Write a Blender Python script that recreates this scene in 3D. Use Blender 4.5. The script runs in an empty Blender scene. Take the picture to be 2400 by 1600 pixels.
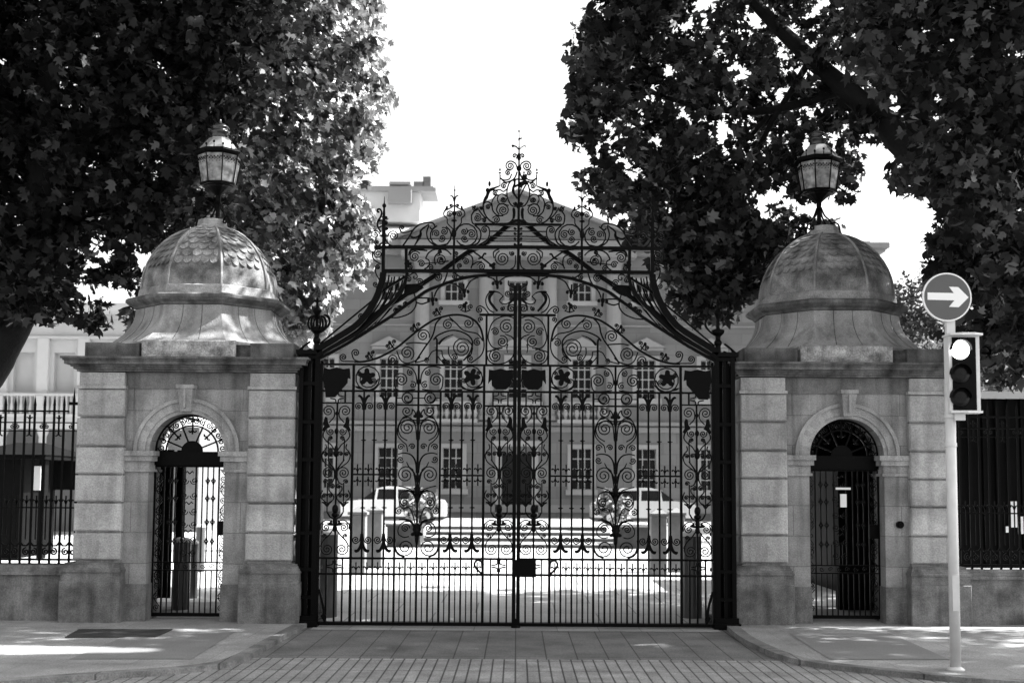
import bpy, math, random
import numpy as np
from mathutils import Vector, Matrix
random.seed(7); NR = np.random.default_rng(11)
R = math.radians
SC = bpy.context.scene
COL = SC.collection

# ------------------------------------------------------------------ camera
F = 2900.0; CX = 1212.0; PITCH = R(4.6); ROLL = R(0.35); EYE = 1.6
CY = 1135.0 - F*math.tan(PITCH)
fw = Vector((0, math.cos(PITCH), math.sin(PITCH)))
up0 = Vector((0, -math.sin(PITCH), math.cos(PITCH))); rt0 = Vector((1, 0, 0))
rt = rt0*math.cos(ROLL) + up0*math.sin(ROLL)
up = up0*math.cos(ROLL) - rt0*math.sin(ROLL)
CAM = Vector((0, 0, EYE))
cd = bpy.data.cameras.new('camera'); cam = bpy.data.objects.new('camera', cd); COL.objects.link(cam)
M = Matrix((rt, up, -fw)).transposed().to_4x4(); M.translation = CAM
cam.matrix_world = M
cd.sensor_width = 36; cd.lens = 36*F/2400
cd.shift_x = (1200-CX)/2400; cd.shift_y = (CY-800)/2400
cd.clip_start = 0.1; cd.clip_end = 2000
cd.dof.use_dof = True; cd.dof.focus_distance = 14.3; cd.dof.aperture_fstop = 2.0
SC.camera = cam

# ------------------------------------------------------------------ light
SUN_AZ = R(82); SUN_EL = R(48)          # azimuth from +Y towards +X
w = bpy.data.worlds.new('World'); SC.world = w; w.use_nodes = True
nt = w.node_tree; nt.nodes.clear()
sky = nt.nodes.new('ShaderNodeTexSky'); sky.sky_type = 'NISHITA'; sky.sun_disc = False
sky.sun_elevation = SUN_EL; sky.sun_rotation = SUN_AZ; sky.dust_density = 3.0; sky.air_density = 1.2
bw = nt.nodes.new('ShaderNodeRGBToBW'); bg = nt.nodes.new('ShaderNodeBackground'); wo = nt.nodes.new('ShaderNodeOutputWorld')
nt.links.new(sky.outputs[0], bw.inputs[0]); nt.links.new(bw.outputs[0], bg.inputs['Color'])
bg.inputs['Strength'].default_value = 0.12
nt.links.new(bg.outputs[0], wo.inputs[0])
sl = bpy.data.lights.new('sun', 'SUN'); sl.energy = 5.0; sl.angle = R(0.5); sl.color = (1, 1, 1)
so = bpy.data.objects.new('sun', sl); COL.objects.link(so)
sd = Vector((math.sin(SUN_AZ)*math.cos(SUN_EL), math.cos(SUN_AZ)*math.cos(SUN_EL), math.sin(SUN_EL)))
so.rotation_euler = sd.to_track_quat('Z', 'Y').to_euler(); so.location = (20, 20, 30)
SC.view_settings.view_transform = 'Standard'; SC.view_settings.look = 'None'
SC.view_settings.gamma = 1; SC.view_settings.use_curve_mapping = False
SC.view_settings.exposure = 1.9
SC.cycles.max_bounces = 6

# ------------------------------------------------------------------ pixel <-> world
def ray(u, v): return fw + rt*((u-CX)/F) + up*((CY-v)/F)
def P(u, v, Y):
    d = ray(u, v); return CAM + d*(Y/d.y)
def G(u, v, z=0.0):
    d = ray(u, v); return CAM + d*((z-EYE)/d.z)
GY = 14.0
K = F/GY

# ------------------------------------------------------------------ materials
MATS = {}
def mat(name, a=0.3, rough=0.85, var=0.0, scale=4.0, bump=0.0, bscale=60.0, spec=0.3, grain=0.0, metal=0.0,
        stain=None, extra=None):
    if name in MATS: return MATS[name]
    m = bpy.data.materials.new(name); m.use_nodes = True; t = m.node_tree; N = t.nodes; L = t.links
    b = N['Principled BSDF']
    b.inputs['Base Color'].default_value = (a, a, a, 1)
    b.inputs['Roughness'].default_value = rough
    b.inputs['Specular IOR Level'].default_value = spec
    b.inputs['Metallic'].default_value = metal
    tc = N.new('ShaderNodeTexCoord'); co = tc.outputs['Object']
    val = None
    def noise(s, d=4, r=0.6):
        n = N.new('ShaderNodeTexNoise'); n.inputs['Scale'].default_value = s; n.inputs['Detail'].default_value = d
        n.inputs['Roughness'].default_value = r; L.new(co, n.inputs['Vector']); return n.outputs['Fac']
    def rng(src, f0, f1, t0, t1):
        n = N.new('ShaderNodeMapRange'); L.new(src, n.inputs[0])
        for i, x in enumerate((f0, f1, t0, t1)): n.inputs[i+1].default_value = x
        return n.outputs[0]
    def mul(x, y):
        n = N.new('ShaderNodeMath'); n.operation = 'MULTIPLY'
        L.new(x, n.inputs[0])
        if isinstance(y, float): n.inputs[1].default_value = y
        else: L.new(y, n.inputs[1])
        return n.outputs[0]
    if var or grain or stain or extra:
        val = rng(noise(scale), 0.3, 0.7, 1-var, 1+var)
        if grain: val = mul(val, rng(noise(75, 2), 0.3, 0.7, 1-grain, 1+grain))
        if stain: val = mul(val, rng(noise(stain[0], 4, 0.55), stain[1]-.04, stain[1]+0.2, 1.0, stain[2]))
        if extra: val = extra(N, L, co, val, mul, rng, noise)
        val = mul(val, float(a))
        L.new(val, b.inputs['Base Color'])
    if bump:
        bp = N.new('ShaderNodeBump'); bp.inputs['Strength'].default_value = bump; bp.inputs['Distance'].default_value = 0.02
        L.new(noise(bscale, 5), bp.inputs['Height']); L.new(bp.outputs[0], b.inputs['Normal'])
    MATS[name] = m; return m
def island(lo, hi, st=.62):
    def f(N, L, co, val, mul, rng, noise):
        g = N.new('ShaderNodeNewGeometry')
        mp = N.new('ShaderNodeMapping'); mp.inputs['Scale'].default_value = (9, 9, .7); L.new(co, mp.inputs[0])
        n = N.new('ShaderNodeTexNoise'); n.inputs['Scale'].default_value = 1; n.inputs['Detail'].default_value = 4; L.new(mp.outputs[0], n.inputs['Vector'])
        val = mul(val, rng(n.outputs['Fac'], .48, .7, 1, st))
        return mul(val, rng(g.outputs['Random Per Island'], 0, 1, lo, hi))
    return f
def course_lines(px, pz, w=0.006, dark=0.5, axis=(0, 2), off=0.5):
    def f(N, L, co, val, mul, rng, noise):
        sx = N.new('ShaderNodeSeparateXYZ'); L.new(co, sx.inputs[0])
        cb = N.new('ShaderNodeCombineXYZ'); L.new(sx.outputs[axis[0]], cb.inputs[0]); L.new(sx.outputs[axis[1]], cb.inputs[1])
        br = N.new('ShaderNodeTexBrick'); L.new(cb.outputs[0], br.inputs['Vector'])
        br.offset = off
        br.inputs['Scale'].default_value = 1; br.inputs['Brick Width'].default_value = px; br.inputs['Row Height'].default_value = pz
        br.inputs['Mortar Size'].default_value = w; br.inputs['Mortar Smooth'].default_value = 0.2
        br.inputs['Color1'].default_value = (1, 1, 1, 1); br.inputs['Color2'].default_value = (.82, .82, .82, 1)
        br.inputs['Mortar'].default_value = (dark, dark, dark, 1)
        return mul(val, br.outputs['Color'])
    return f
STONE = mat('granite_ashlar', 0.32, 0.9, 0.22, 2.0, 0.5, 60, grain=0.2, stain=(1.7, 0.50, 0.58), spec=.15, extra=island(.84, 1.08))
STONE_Q = mat('granite_quoin_block', 0.40, 0.9, 0.2, 2.4, 0.6, 50, grain=0.22, stain=(1.9, 0.50, 0.62), spec=.15, extra=island(.8, 1.08, .75))
_is = island(.9, 1.05)
_cl = course_lines(0.62, 0.345, 0.004, 0.5)
STONE_W = mat('granite_wall_courses', 0.30, 0.9, 0.22, 2.0, 0.5, 60, grain=0.2, stain=(1.7, 0.50, 0.55), spec=.15, extra=lambda N, L, co, val, mul, rng, noise: _cl(N, L, co, _is(N, L, co, val, mul, rng, noise), mul, rng, noise))
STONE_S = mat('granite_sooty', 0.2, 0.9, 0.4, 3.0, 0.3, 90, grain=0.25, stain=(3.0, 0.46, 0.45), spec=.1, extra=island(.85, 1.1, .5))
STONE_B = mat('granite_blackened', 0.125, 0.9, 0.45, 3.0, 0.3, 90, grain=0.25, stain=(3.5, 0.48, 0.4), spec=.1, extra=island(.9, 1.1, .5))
STONE_P = mat('granite_weathered_pale', 0.33, 0.9, 0.4, 5.0, 0.3, 70, grain=0.4, stain=(6.0, 0.50, 0.4), spec=.15)
PLINTH = mat('granite_plinth', 0.165, 0.9, 0.4, 3.5, 0.3, 90, grain=0.25, stain=(3.0, 0.5, 0.6), spec=.1, extra=island(.85, 1.1, .6))
def scales(N, L, co, val, mul, rng, noise):
    wv = N.new('ShaderNodeTexVoronoi'); wv.inputs['Scale'].default_value = 9; L.new(co, wv.inputs['Vector']); wv.feature = 'DISTANCE_TO_EDGE'
    return mul(val, rng(wv.outputs['Distance'], 0.0, 0.05, 0.7, 1.0))
DOME = mat('dome_lead_and_stone', 0.2, 0.85, 0.6, 2.6, 0.3, 50, grain=0.3, stain=(4.5, 0.47, 0.42), spec=.2)
DRIB = mat('dome_rib_stone', 0.24, 0.85, 0.4, 3.0, grain=0.3, stain=(4.5, 0.47, 0.6), spec=.2)
IRON = mat('black_painted_iron', 0.002, 0.45, 0.2, 8, 0.1, 60, spec=0.06)
HOUSE = mat('house_limestone', 0.135, 0.9, 0.12, 0.6, grain=0.05, extra=course_lines(1.2, 0.5, 0.02, 0.75))
HTRIM = mat('house_trim_stone', 0.225, 0.9, 0.1, 1.0)
BARW = mat('white_sash_bars', 0.34, 0.6)
HMID = mat('house_dull_trim_stone', 0.19, 0.9, 0.1, 1.0)
WHITEP = mat('white_painted_wood', 0.75, 0.6)
GLASS = mat('dark_window_glass', 0.012, 0.25, spec=0.1)
ROOF = mat('pale_slate_roof', 0.5, 0.8, 0.1, 2)
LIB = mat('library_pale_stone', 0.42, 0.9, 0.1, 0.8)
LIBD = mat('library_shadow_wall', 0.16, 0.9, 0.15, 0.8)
ASPH = mat('asphalt_road', 0.2, 0.9, 0.2, 1.5, 0.2, 120, grain=0.3)
FORE = mat('pale_gravel_forecourt', 0.36, 0.95, 0.15, 0.8, grain=0.2)
SLAB = mat('driveway_granite_slabs', 0.155, 0.8, 0.25, 1.5, 0.1, 100, grain=0.35, stain=(2.0, .5, .7), extra=course_lines(0.287, 1.95, 0.007, 0.3, (0, 1), 0.0))
INNER = mat('inner_drive_slabs', 0.42, 0.85, 0.15, 1.2, 0.1, 100, grain=0.25, extra=course_lines(1.0, 1.3, 0.012, 0.5, (0, 1)))
SETT = mat('long_stone_setts', 0.28, 0.8, 0.25, 3, 0.2, 100, grain=0.35, stain=(2.2, .5, .7), extra=course_lines(0.1015, 0.6, 0.008, 0.2, (0, 1), 0.0))
PAVE = mat('pavement_concrete_flags', 0.3, 0.85, 0.2, 1.2, 0.2, 110, grain=0.3, stain=(1.6, .5, .72), extra=course_lines(0.6, 0.9, 0.004, 0.62, (0, 1)))
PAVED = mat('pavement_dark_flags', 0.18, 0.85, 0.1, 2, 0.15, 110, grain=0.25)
KERB = mat('granite_kerb', 0.2, 0.85, 0.35, 4, 0.5, 40, grain=0.3, stain=(3, .5, .5), extra=course_lines(0.85, 3, 0.008, 0.35, (0, 1)))
BARK = mat('plane_tree_bark', 0.01, 0.95, 0.4, 5, 0.6, 25)
DARK = mat('dark_painted_timber', 0.005, 0.7, 0.2, 3, spec=.05)
SHELT = mat('dark_shelter_cladding', 0.004, 0.6, 0.2, 3, spec=.05)
PALE = mat('pale_grey_paint', 0.6, 0.6, 0.05, 5)
STEEL = mat('galvanised_grey_pole', 0.55, 0.45, 0.08, 8, spec=0.5)
BLACKP = mat('matt_black_plastic', 0.003, 0.6, spec=.06)
SIGNB = mat('sign_blue_face', 0.085, 0.45, 0.03, 5)
CARW = mat('pale_car_paint', 0.6, 0.25, spec=0.6)
CARG = mat('silver_car_paint', 0.45, 0.25, spec=0.6)
TYRE = mat('black_rubber', 0.02, 0.9)
BOLL = mat('bollard_painted_steel', 0.07, 0.35, 0.1, 5, spec=0.6)
def emis(name, s):
    m = bpy.data.materials.new(name); m.use_nodes = True
    b = m.node_tree.nodes['Principled BSDF']; b.inputs['Base Color'].default_value = (.8, .8, .8, 1)
    b.inputs['Emission Color'].default_value = (1, 1, 1, 1); b.inputs['Emission Strength'].default_value = s; return m
LIT = emis('lit_signal_lens', 2.2)
def leafmat(name, a, hi, tr, rough=0.45, vary=4.0, sp=0.5):
    m = bpy.data.materials.new(name); m.use_nodes = True; t = m.node_tree; N = t.nodes; L = t.links
    b = N['Principled BSDF']; b.inputs['Roughness'].default_value = rough; b.inputs['Specular IOR Level'].default_value = sp
    g = N.new('ShaderNodeNewGeometry'); mr = N.new('ShaderNodeMapRange'); L.new(g.outputs['Random Per Island'], mr.inputs[0])
    pw = N.new('ShaderNodeMath'); pw.operation = 'POWER'; L.new(g.outputs['Random Per Island'], pw.inputs[0]); pw.inputs[1].default_value = vary; L.new(pw.outputs[0], mr.inputs[0])
    mr.inputs[3].default_value = a; mr.inputs[4].default_value = hi
    L.new(mr.outputs[0], b.inputs['Base Color'])
    tl = N.new('ShaderNodeBsdfTranslucent'); tl.inputs[0].default_value = (tr, tr, tr, 1)
    ad = N.new('ShaderNodeAddShader'); L.new(b.outputs[0], ad.inputs[0]); L.new(tl.outputs[0], ad.inputs[1])
    L.new(ad.outputs[0], N['Material Output'].inputs[0]); return m
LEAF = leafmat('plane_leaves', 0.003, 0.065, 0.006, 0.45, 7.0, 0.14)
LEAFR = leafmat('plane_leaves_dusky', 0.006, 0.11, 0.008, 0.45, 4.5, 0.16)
LEAFL = leafmat('plane_leaves_sunlit_tone', 0.005, 0.7, 0.045, 0.35, 3.4, 0.4)  # sun glitter put into the colour: a few leaves near white, most black
LEAFS = leafmat('shrub_leaves', 0.006, 0.06, 0.006, 0.5, 3.0, 0.2)
lg = bpy.data.materials.new('frosted_lantern_glass'); lg.use_nodes = True
_n = lg.node_tree.nodes; _l = lg.node_tree.links; _b = _n['Principled BSDF']
_b.inputs['Base Color'].default_value = (.4, .4, .4, 1); _b.inputs['Roughness'].default_value = 0.25
_t = _n.new('ShaderNodeBsdfTranslucent'); _mx = _n.new('ShaderNodeMixShader'); _mx.inputs[0].default_value = 0.5
_tc = _n.new('ShaderNodeTexCoord'); _no = _n.new('ShaderNodeTexNoise'); _no.inputs['Scale'].default_value = 12; _no.inputs['Detail'].default_value = 6
_cr = _n.new('ShaderNodeMapRange'); _cr.inputs[1].default_value = .35; _cr.inputs[2].default_value = .65; _cr.inputs[3].default_value = .18; _cr.inputs[4].default_value = .6
_l.new(_tc.outputs['Object'], _no.inputs['Vector']); _l.new(_no.outputs['Fac'], _cr.inputs[0]); _l.new(_cr.outputs[0], _t.inputs[0]); _l.new(_cr.outputs[0], _b.inputs['Base Color'])
_l.new(_b.outputs[0], _mx.inputs[1]); _l.new(_t.outputs[0], _mx.inputs[2]); _l.new(_mx.outputs[0], _n['Material Output'].inputs[0])

# ------------------------------------------------------------------ mesh builder
class MB:
    def __init__(s): s.v = []; s.f = []
    def add(s, vs, fs):
        n = len(s.v); s.v += [tuple(x) for x in vs]; s.f += [tuple(i+n for i in f) for f in fs]; return s
    def box(s, x0, x1, y0, y1, z0, z1):
        if x0 > x1: x0, x1 = x1, x0
        if y0 > y1: y0, y1 = y1, y0
        if z0 > z1: z0, z1 = z1, z0
        return s.add([(x0,y0,z0),(x1,y0,z0),(x1,y1,z0),(x0,y1,z0),(x0,y0,z1),(x1,y0,z1),(x1,y1,z1),(x0,y1,z1)],
              [(0,3,2,1),(4,5,6,7),(0,1,5,4),(1,2,6,5),(2,3,7,6),(3,0,4,7)])
    def cbox(s, x0, x1, y0, y1, z0, z1, b=0.012):      # box with chamfered front (-y) edges
        return s.add([(x0,y0+b,z0),(x1,y0+b,z0),(x1,y0+b,z1),(x0,y0+b,z1),(x0+b,y0,z0+b),(x1-b,y0,z0+b),(x1-b,y0,z1-b),(x0+b,y0,z1-b),
                      (x0,y1,z0),(x1,y1,z0),(x1,y1,z1),(x0,y1,z1)],
              [(4,5,6,7),(0,1,5,4),(1,2,6,5),(2,3,7,6),(3,0,4,7),(0,8,9,1),(1,9,10,2),(2,10,11,3),(3,11,8,0),(8,11,10,9)])
    def prism(s, pts, y0, y1):          # polygon of (x,z) extruded in y
        n = len(pts)
        a = sum(pts[i][0]*pts[(i+1)%n][1]-pts[(i+1)%n][0]*pts[i][1] for i in range(n))
        if a < 0: pts = pts[::-1]
        vs = [(x, y0, z) for x, z in pts] + [(x, y1, z) for x, z in pts]
        return s.add(vs, [tuple(range(n)), tuple(range(2*n-1, n-1, -1))] + [(i, i+n, (i+1)%n+n, (i+1)%n) for i in range(n)])
    def slab(s, pts, z0, z1):           # polygon of (x,y) extruded in z
        n = len(pts)
        a = sum(pts[i][0]*pts[(i+1)%n][1]-pts[(i+1)%n][0]*pts[i][1] for i in range(n))
        if a < 0: pts = pts[::-1]
        vs = [(x, y, z0) for x, y in pts] + [(x, y, z1) for x, y in pts]
        return s.add(vs, [tuple(range(n-1, -1, -1)), tuple(range(n, 2*n))] + [(i, (i+1)%n, (i+1)%n+n, i+n) for i in range(n)])
    def loft(s, rings, cap=True):
        n = len(rings[0]); b = len(s.v)
        for r in rings: s.v += [tuple(p) for p in r]
        for j in range(len(rings)-1):
            for i in range(n):
                k = (i+1) % n; s.f.append((b+j*n+i, b+j*n+k, b+(j+1)*n+k, b+(j+1)*n+i))
        if cap: s.f.append(tuple(b+i for i in range(n-1, -1, -1))); s.f.append(tuple(b+(len(rings)-1)*n+i for i in range(n)))
        return s
    def lathe(s, prof, c, n=16, rot=0.0):   # prof (r,z)
        return s.loft([[(c[0]+r*math.cos(rot+2*math.pi*i/n), c[1]+r*math.sin(rot+2*math.pi*i/n), c[2]+z) for i in range(n)] for r, z in prof])
    def octa(s, prof, c, k=1.0):                   # prof (apothem,z): octagon with flat faces to the axes
        q = k/math.cos(math.pi/8); return s.lathe([(r*q, z) for r, z in prof], c, 8, math.pi/8)
    def tube(s, pts, rad, n=6):
        pts = [Vector(p) for p in pts]; m = len(pts)
        if not hasattr(rad, '__len__'): rad = [rad]*m
        rings = []; ref = Vector((0.13, 0.3, 0.9)); 
        for i, p in enumerate(pts):
            t = (pts[min(i+1, m-1)]-pts[max(i-1, 0)]).normalized()
            a = ref - t*ref.dot(t)
            if a.length < 1e-3: a = Vector((1, 0, 0)) - t*t.x
            a.normalize(); ref = a; b = t.cross(a)
            rings.append([p + (a*math.cos(2*math.pi*k/n)+b*math.sin(2*math.pi*k/n))*rad[i] for k in range(n)])
        return s.loft(rings)
    def strap(s, pts, w, d, y):             # flat iron bar in an xz plane: pts (x,z)
        m = len(pts)
        if m < 2: return s
        if not hasattr(w, '__len__'): w = [w]*m
        if not hasattr(y, '__len__'): y = [y]*m
        rings = []
        for i, (x, z) in enumerate(pts):
            a = pts[max(i-1, 0)]; b = pts[min(i+1, m-1)]
            tx, tz = b[0]-a[0], b[1]-a[1]; l = math.hypot(tx, tz) or 1
            nx, nz = -tz/l*w[i]/2, tx/l*w[i]/2
            rings.append([(x+nx, y[i]-d/2, z+nz), (x-nx, y[i]-d/2, z-nz), (x-nx, y[i]+d/2, z-nz), (x+nx, y[i]+d/2, z+nz)])
        return s.loft(rings)
    def ball(s, c, r, n=8, sz=1.0):
        return s.lathe([(r*math.sin(math.pi*j/6)+1e-4, -r*sz*math.cos(math.pi*j/6)) for j in range(7)], c, n)
    def build(s, name, m, parent=None, smooth=False, loc=None):
        o = None
        L0 = Vector(parent['_w']) if parent is not None and '_w' in parent else Vector(loc or (0, 0, 0))
        me = bpy.data.meshes.new(name)
        me.from_pydata([(x-L0.x, y-L0.y, z-L0.z) for x, y, z in s.v], [], s.f)
        me.materials.append(m)
        if smooth: me.polygons.foreach_set('use_smooth', [True]*len(me.polygons))
        me.update()
        o = bpy.data.objects.new(name, me); COL.objects.link(o)
        if parent is not None:
            o.parent = parent; o['_w'] = tuple(L0)
        else:
            o.location = L0; o['_w'] = tuple(L0)
        return o
def tag(o, label=None, cat=None, group=None, kind=None):
    if label: o['label'] = label
    if cat: o['category'] = cat
    if group: o['group'] = group
    if kind: o['kind'] = kind
    return o
def thing(name, loc, label, cat, group=None):
    o = bpy.data.objects.new(name, None); COL.objects.link(o); o.location = loc; o['_w'] = tuple(loc)
    o.empty_display_size = 0.2
    return tag(o, label, cat, group)
def copy_tree(o, parent=None):
    c = o.copy(); COL.objects.link(c)
    if parent is not None: c.parent = parent
    for ch in o.children: copy_tree(ch, c)
    return c
def cat_rom(pts, n=5):
    if len(pts) < 3:
        return list(pts)
    out = []; p = [pts[0]] + list(pts) + [pts[-1]]
    for i in range(1, len(p)-2):
        for k in range(n):
            t = k/n; a, b, c, d = p[i-1], p[i], p[i+1], p[i+2]
            out.append(tuple(0.5*((2*b[j]) + (-a[j]+c[j])*t + (2*a[j]-5*b[j]+4*c[j]-d[j])*t*t + (-a[j]+3*b[j]-3*c[j]+d[j])*t**3) for j in range(len(b))))
    out.append(tuple(pts[-1])); return out
def spiral(cx, cy, r, a0, turns, dr, inner=0.16):
    n = max(8, int(turns*13)); return [(cx+(r+(r*inner-r)*(k/n)**0.85)*math.cos(R(a0)+dr*2*math.pi*turns*k/n),
                                        cy+(r+(r*inner-r)*(k/n)**0.85)*math.sin(R(a0)+dr*2*math.pi*turns*k/n)) for k in range(n+1)]

# ------------------------------------------------------------------ GROUND (setting)
def flat(name, pts, z, m, kind='structure', th=None):
    b = MB()
    if th: b.slab(pts, z-th, z)
    else: b.add([(x, y, z) for x, y in pts], [tuple(range(len(pts)))])
    return tag(b.build(name, m), kind=kind)
flat('road', [(-400, -60), (400, -60), (400, 600), (-400, 600)], 0.0, ASPH)
yA = G(1212, 1479).y; yB = G(1212, 1545).y
flat('driveway', [(-4, yB), (4, yB), (4, 14.6), (-4, 14.6)], 0.004, SLAB)
flat('road_setts', [(-30, 3.0), (30, 3.0), (30, yB), (-30, yB)], 0.004, SETT)
flat('forecourt', [(-60, 16.8), (60, 16.8), (60, 58), (-60, 58)], 0.004, FORE)
flat('inner_drive', [(-2.6, 14.6), (2.6, 14.6), (2.6, 22.5), (-2.6, 22.5)], 0.008, INNER)
flat('driveway_threshold', [(-2.25, yA), (2.25, yA), (2.25, 14.35), (-2.25, 14.35)], 0.008, mat('threshold_slabs', 0.27, 0.8, 0.2, 2, 0.1, 100, grain=0.25, extra=course_lines(0.46, 3.0, 0.005, 0.45, (0, 1), 0.0)))
PZ = 0.048
def pave(name, px, ext):
    pts = [tuple(G(u, v, PZ))[:2] for u, v in px]
    pts = cat_rom(pts, 4)
    b = MB(); b.slab(pts+ext, -0.05, PZ); tag(b.build(name, PAVE), kind='structure')
    # kerb stones along the edge: a band 4 mm above
    ins = []
    for i, (x, y) in enumerate(pts):
        a = pts[max(i-1, 0)]; c = pts[min(i+1, len(pts)-1)]
        tx, ty = c[0]-a[0], c[1]-a[1]; l = math.hypot(tx, ty) or 1
        s = 1 if px[0][0] < 1200 else -1
        ins.append((x - s*(-ty/l)*0.13*-1, y - s*(tx/l)*0.13*-1))
    k = MB()
    n = len(pts)
    for i in range(n-1):
        q = [pts[i], pts[i+1], ins[i+1], ins[i]]
        k.slab(q, PZ-0.06, PZ+0.004)
    tag(k.build(name+'_kerb', KERB), kind='structure')
pl = [(694, 1459), (615, 1500), (536, 1540), (462, 1556), (350, 1566), (240, 1573), (100, 1583), (0, 1591), (-200, 1604), (-700, 1626)]
pr = [(1727, 1463), (1770, 1495), (1850, 1530), (1930, 1549), (2050, 1562), (2200, 1577), (2400, 1592), (2620, 1602), (3100, 1620)]
pave('pavement_left', pl, [(-14, 10.6), (-14, 14.9), (G(694, 1459, PZ).x, 14.9)])
pave('pavement_right', pr, [(14, 10.6), (14, 14.9), (G(1727, 1463, PZ).x, 14.9)])
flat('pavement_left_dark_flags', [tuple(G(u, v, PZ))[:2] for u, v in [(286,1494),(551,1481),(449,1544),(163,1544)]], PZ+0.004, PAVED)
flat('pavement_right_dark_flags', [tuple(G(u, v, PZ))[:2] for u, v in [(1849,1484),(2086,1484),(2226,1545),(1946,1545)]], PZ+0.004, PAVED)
hb = MB(); hp = [tuple(G(u, v, PZ))[:2] for u, v in [(185,1475),(404,1475),(365,1493),(152,1494)]]
hb.slab(hp, PZ-0.02, PZ+0.01)
hc = G(280, 1484, PZ); ho = hb.build('cellar_hatch', mat('dark_hatch_metal', 0.03, 0.6, 0.3, 8, 0.2, 60), loc=tuple(hc))
tag(ho, 'dark metal cellar hatch set in the pavement before the left lodge', 'hatch')
# terrace of broad low steps
ter = MB(); zz = 0; ys = [31.5, 33.0, 34.6, 36.3]; RS = .095
xa, xb = P(985, 1200, 32).x, P(1445, 1200, 32).x
for i, y in enumerate(ys):
    ter.box(xa-0.02*i, xb+0.02*i, y, (ys+[45.0])[i+1], 0, RS*(i+1))
tag(ter.build('terrace_steps', mat('terrace_stone', 0.24, 0.9, 0.1, 1)), kind='structure')

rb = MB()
for i, y in enumerate(ys): rb.box(xa-.02*i+.004, xb+.02*i-.004, y-.006, y+.0, RS*i+.004, RS*(i+1)-.012)  # thin dark facings: the risers' shade put into their colour
tag(rb.build('riser_shade_facings', mat('riser_painted_shade', .07, .9, .3, 2)), kind='structure')
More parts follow.
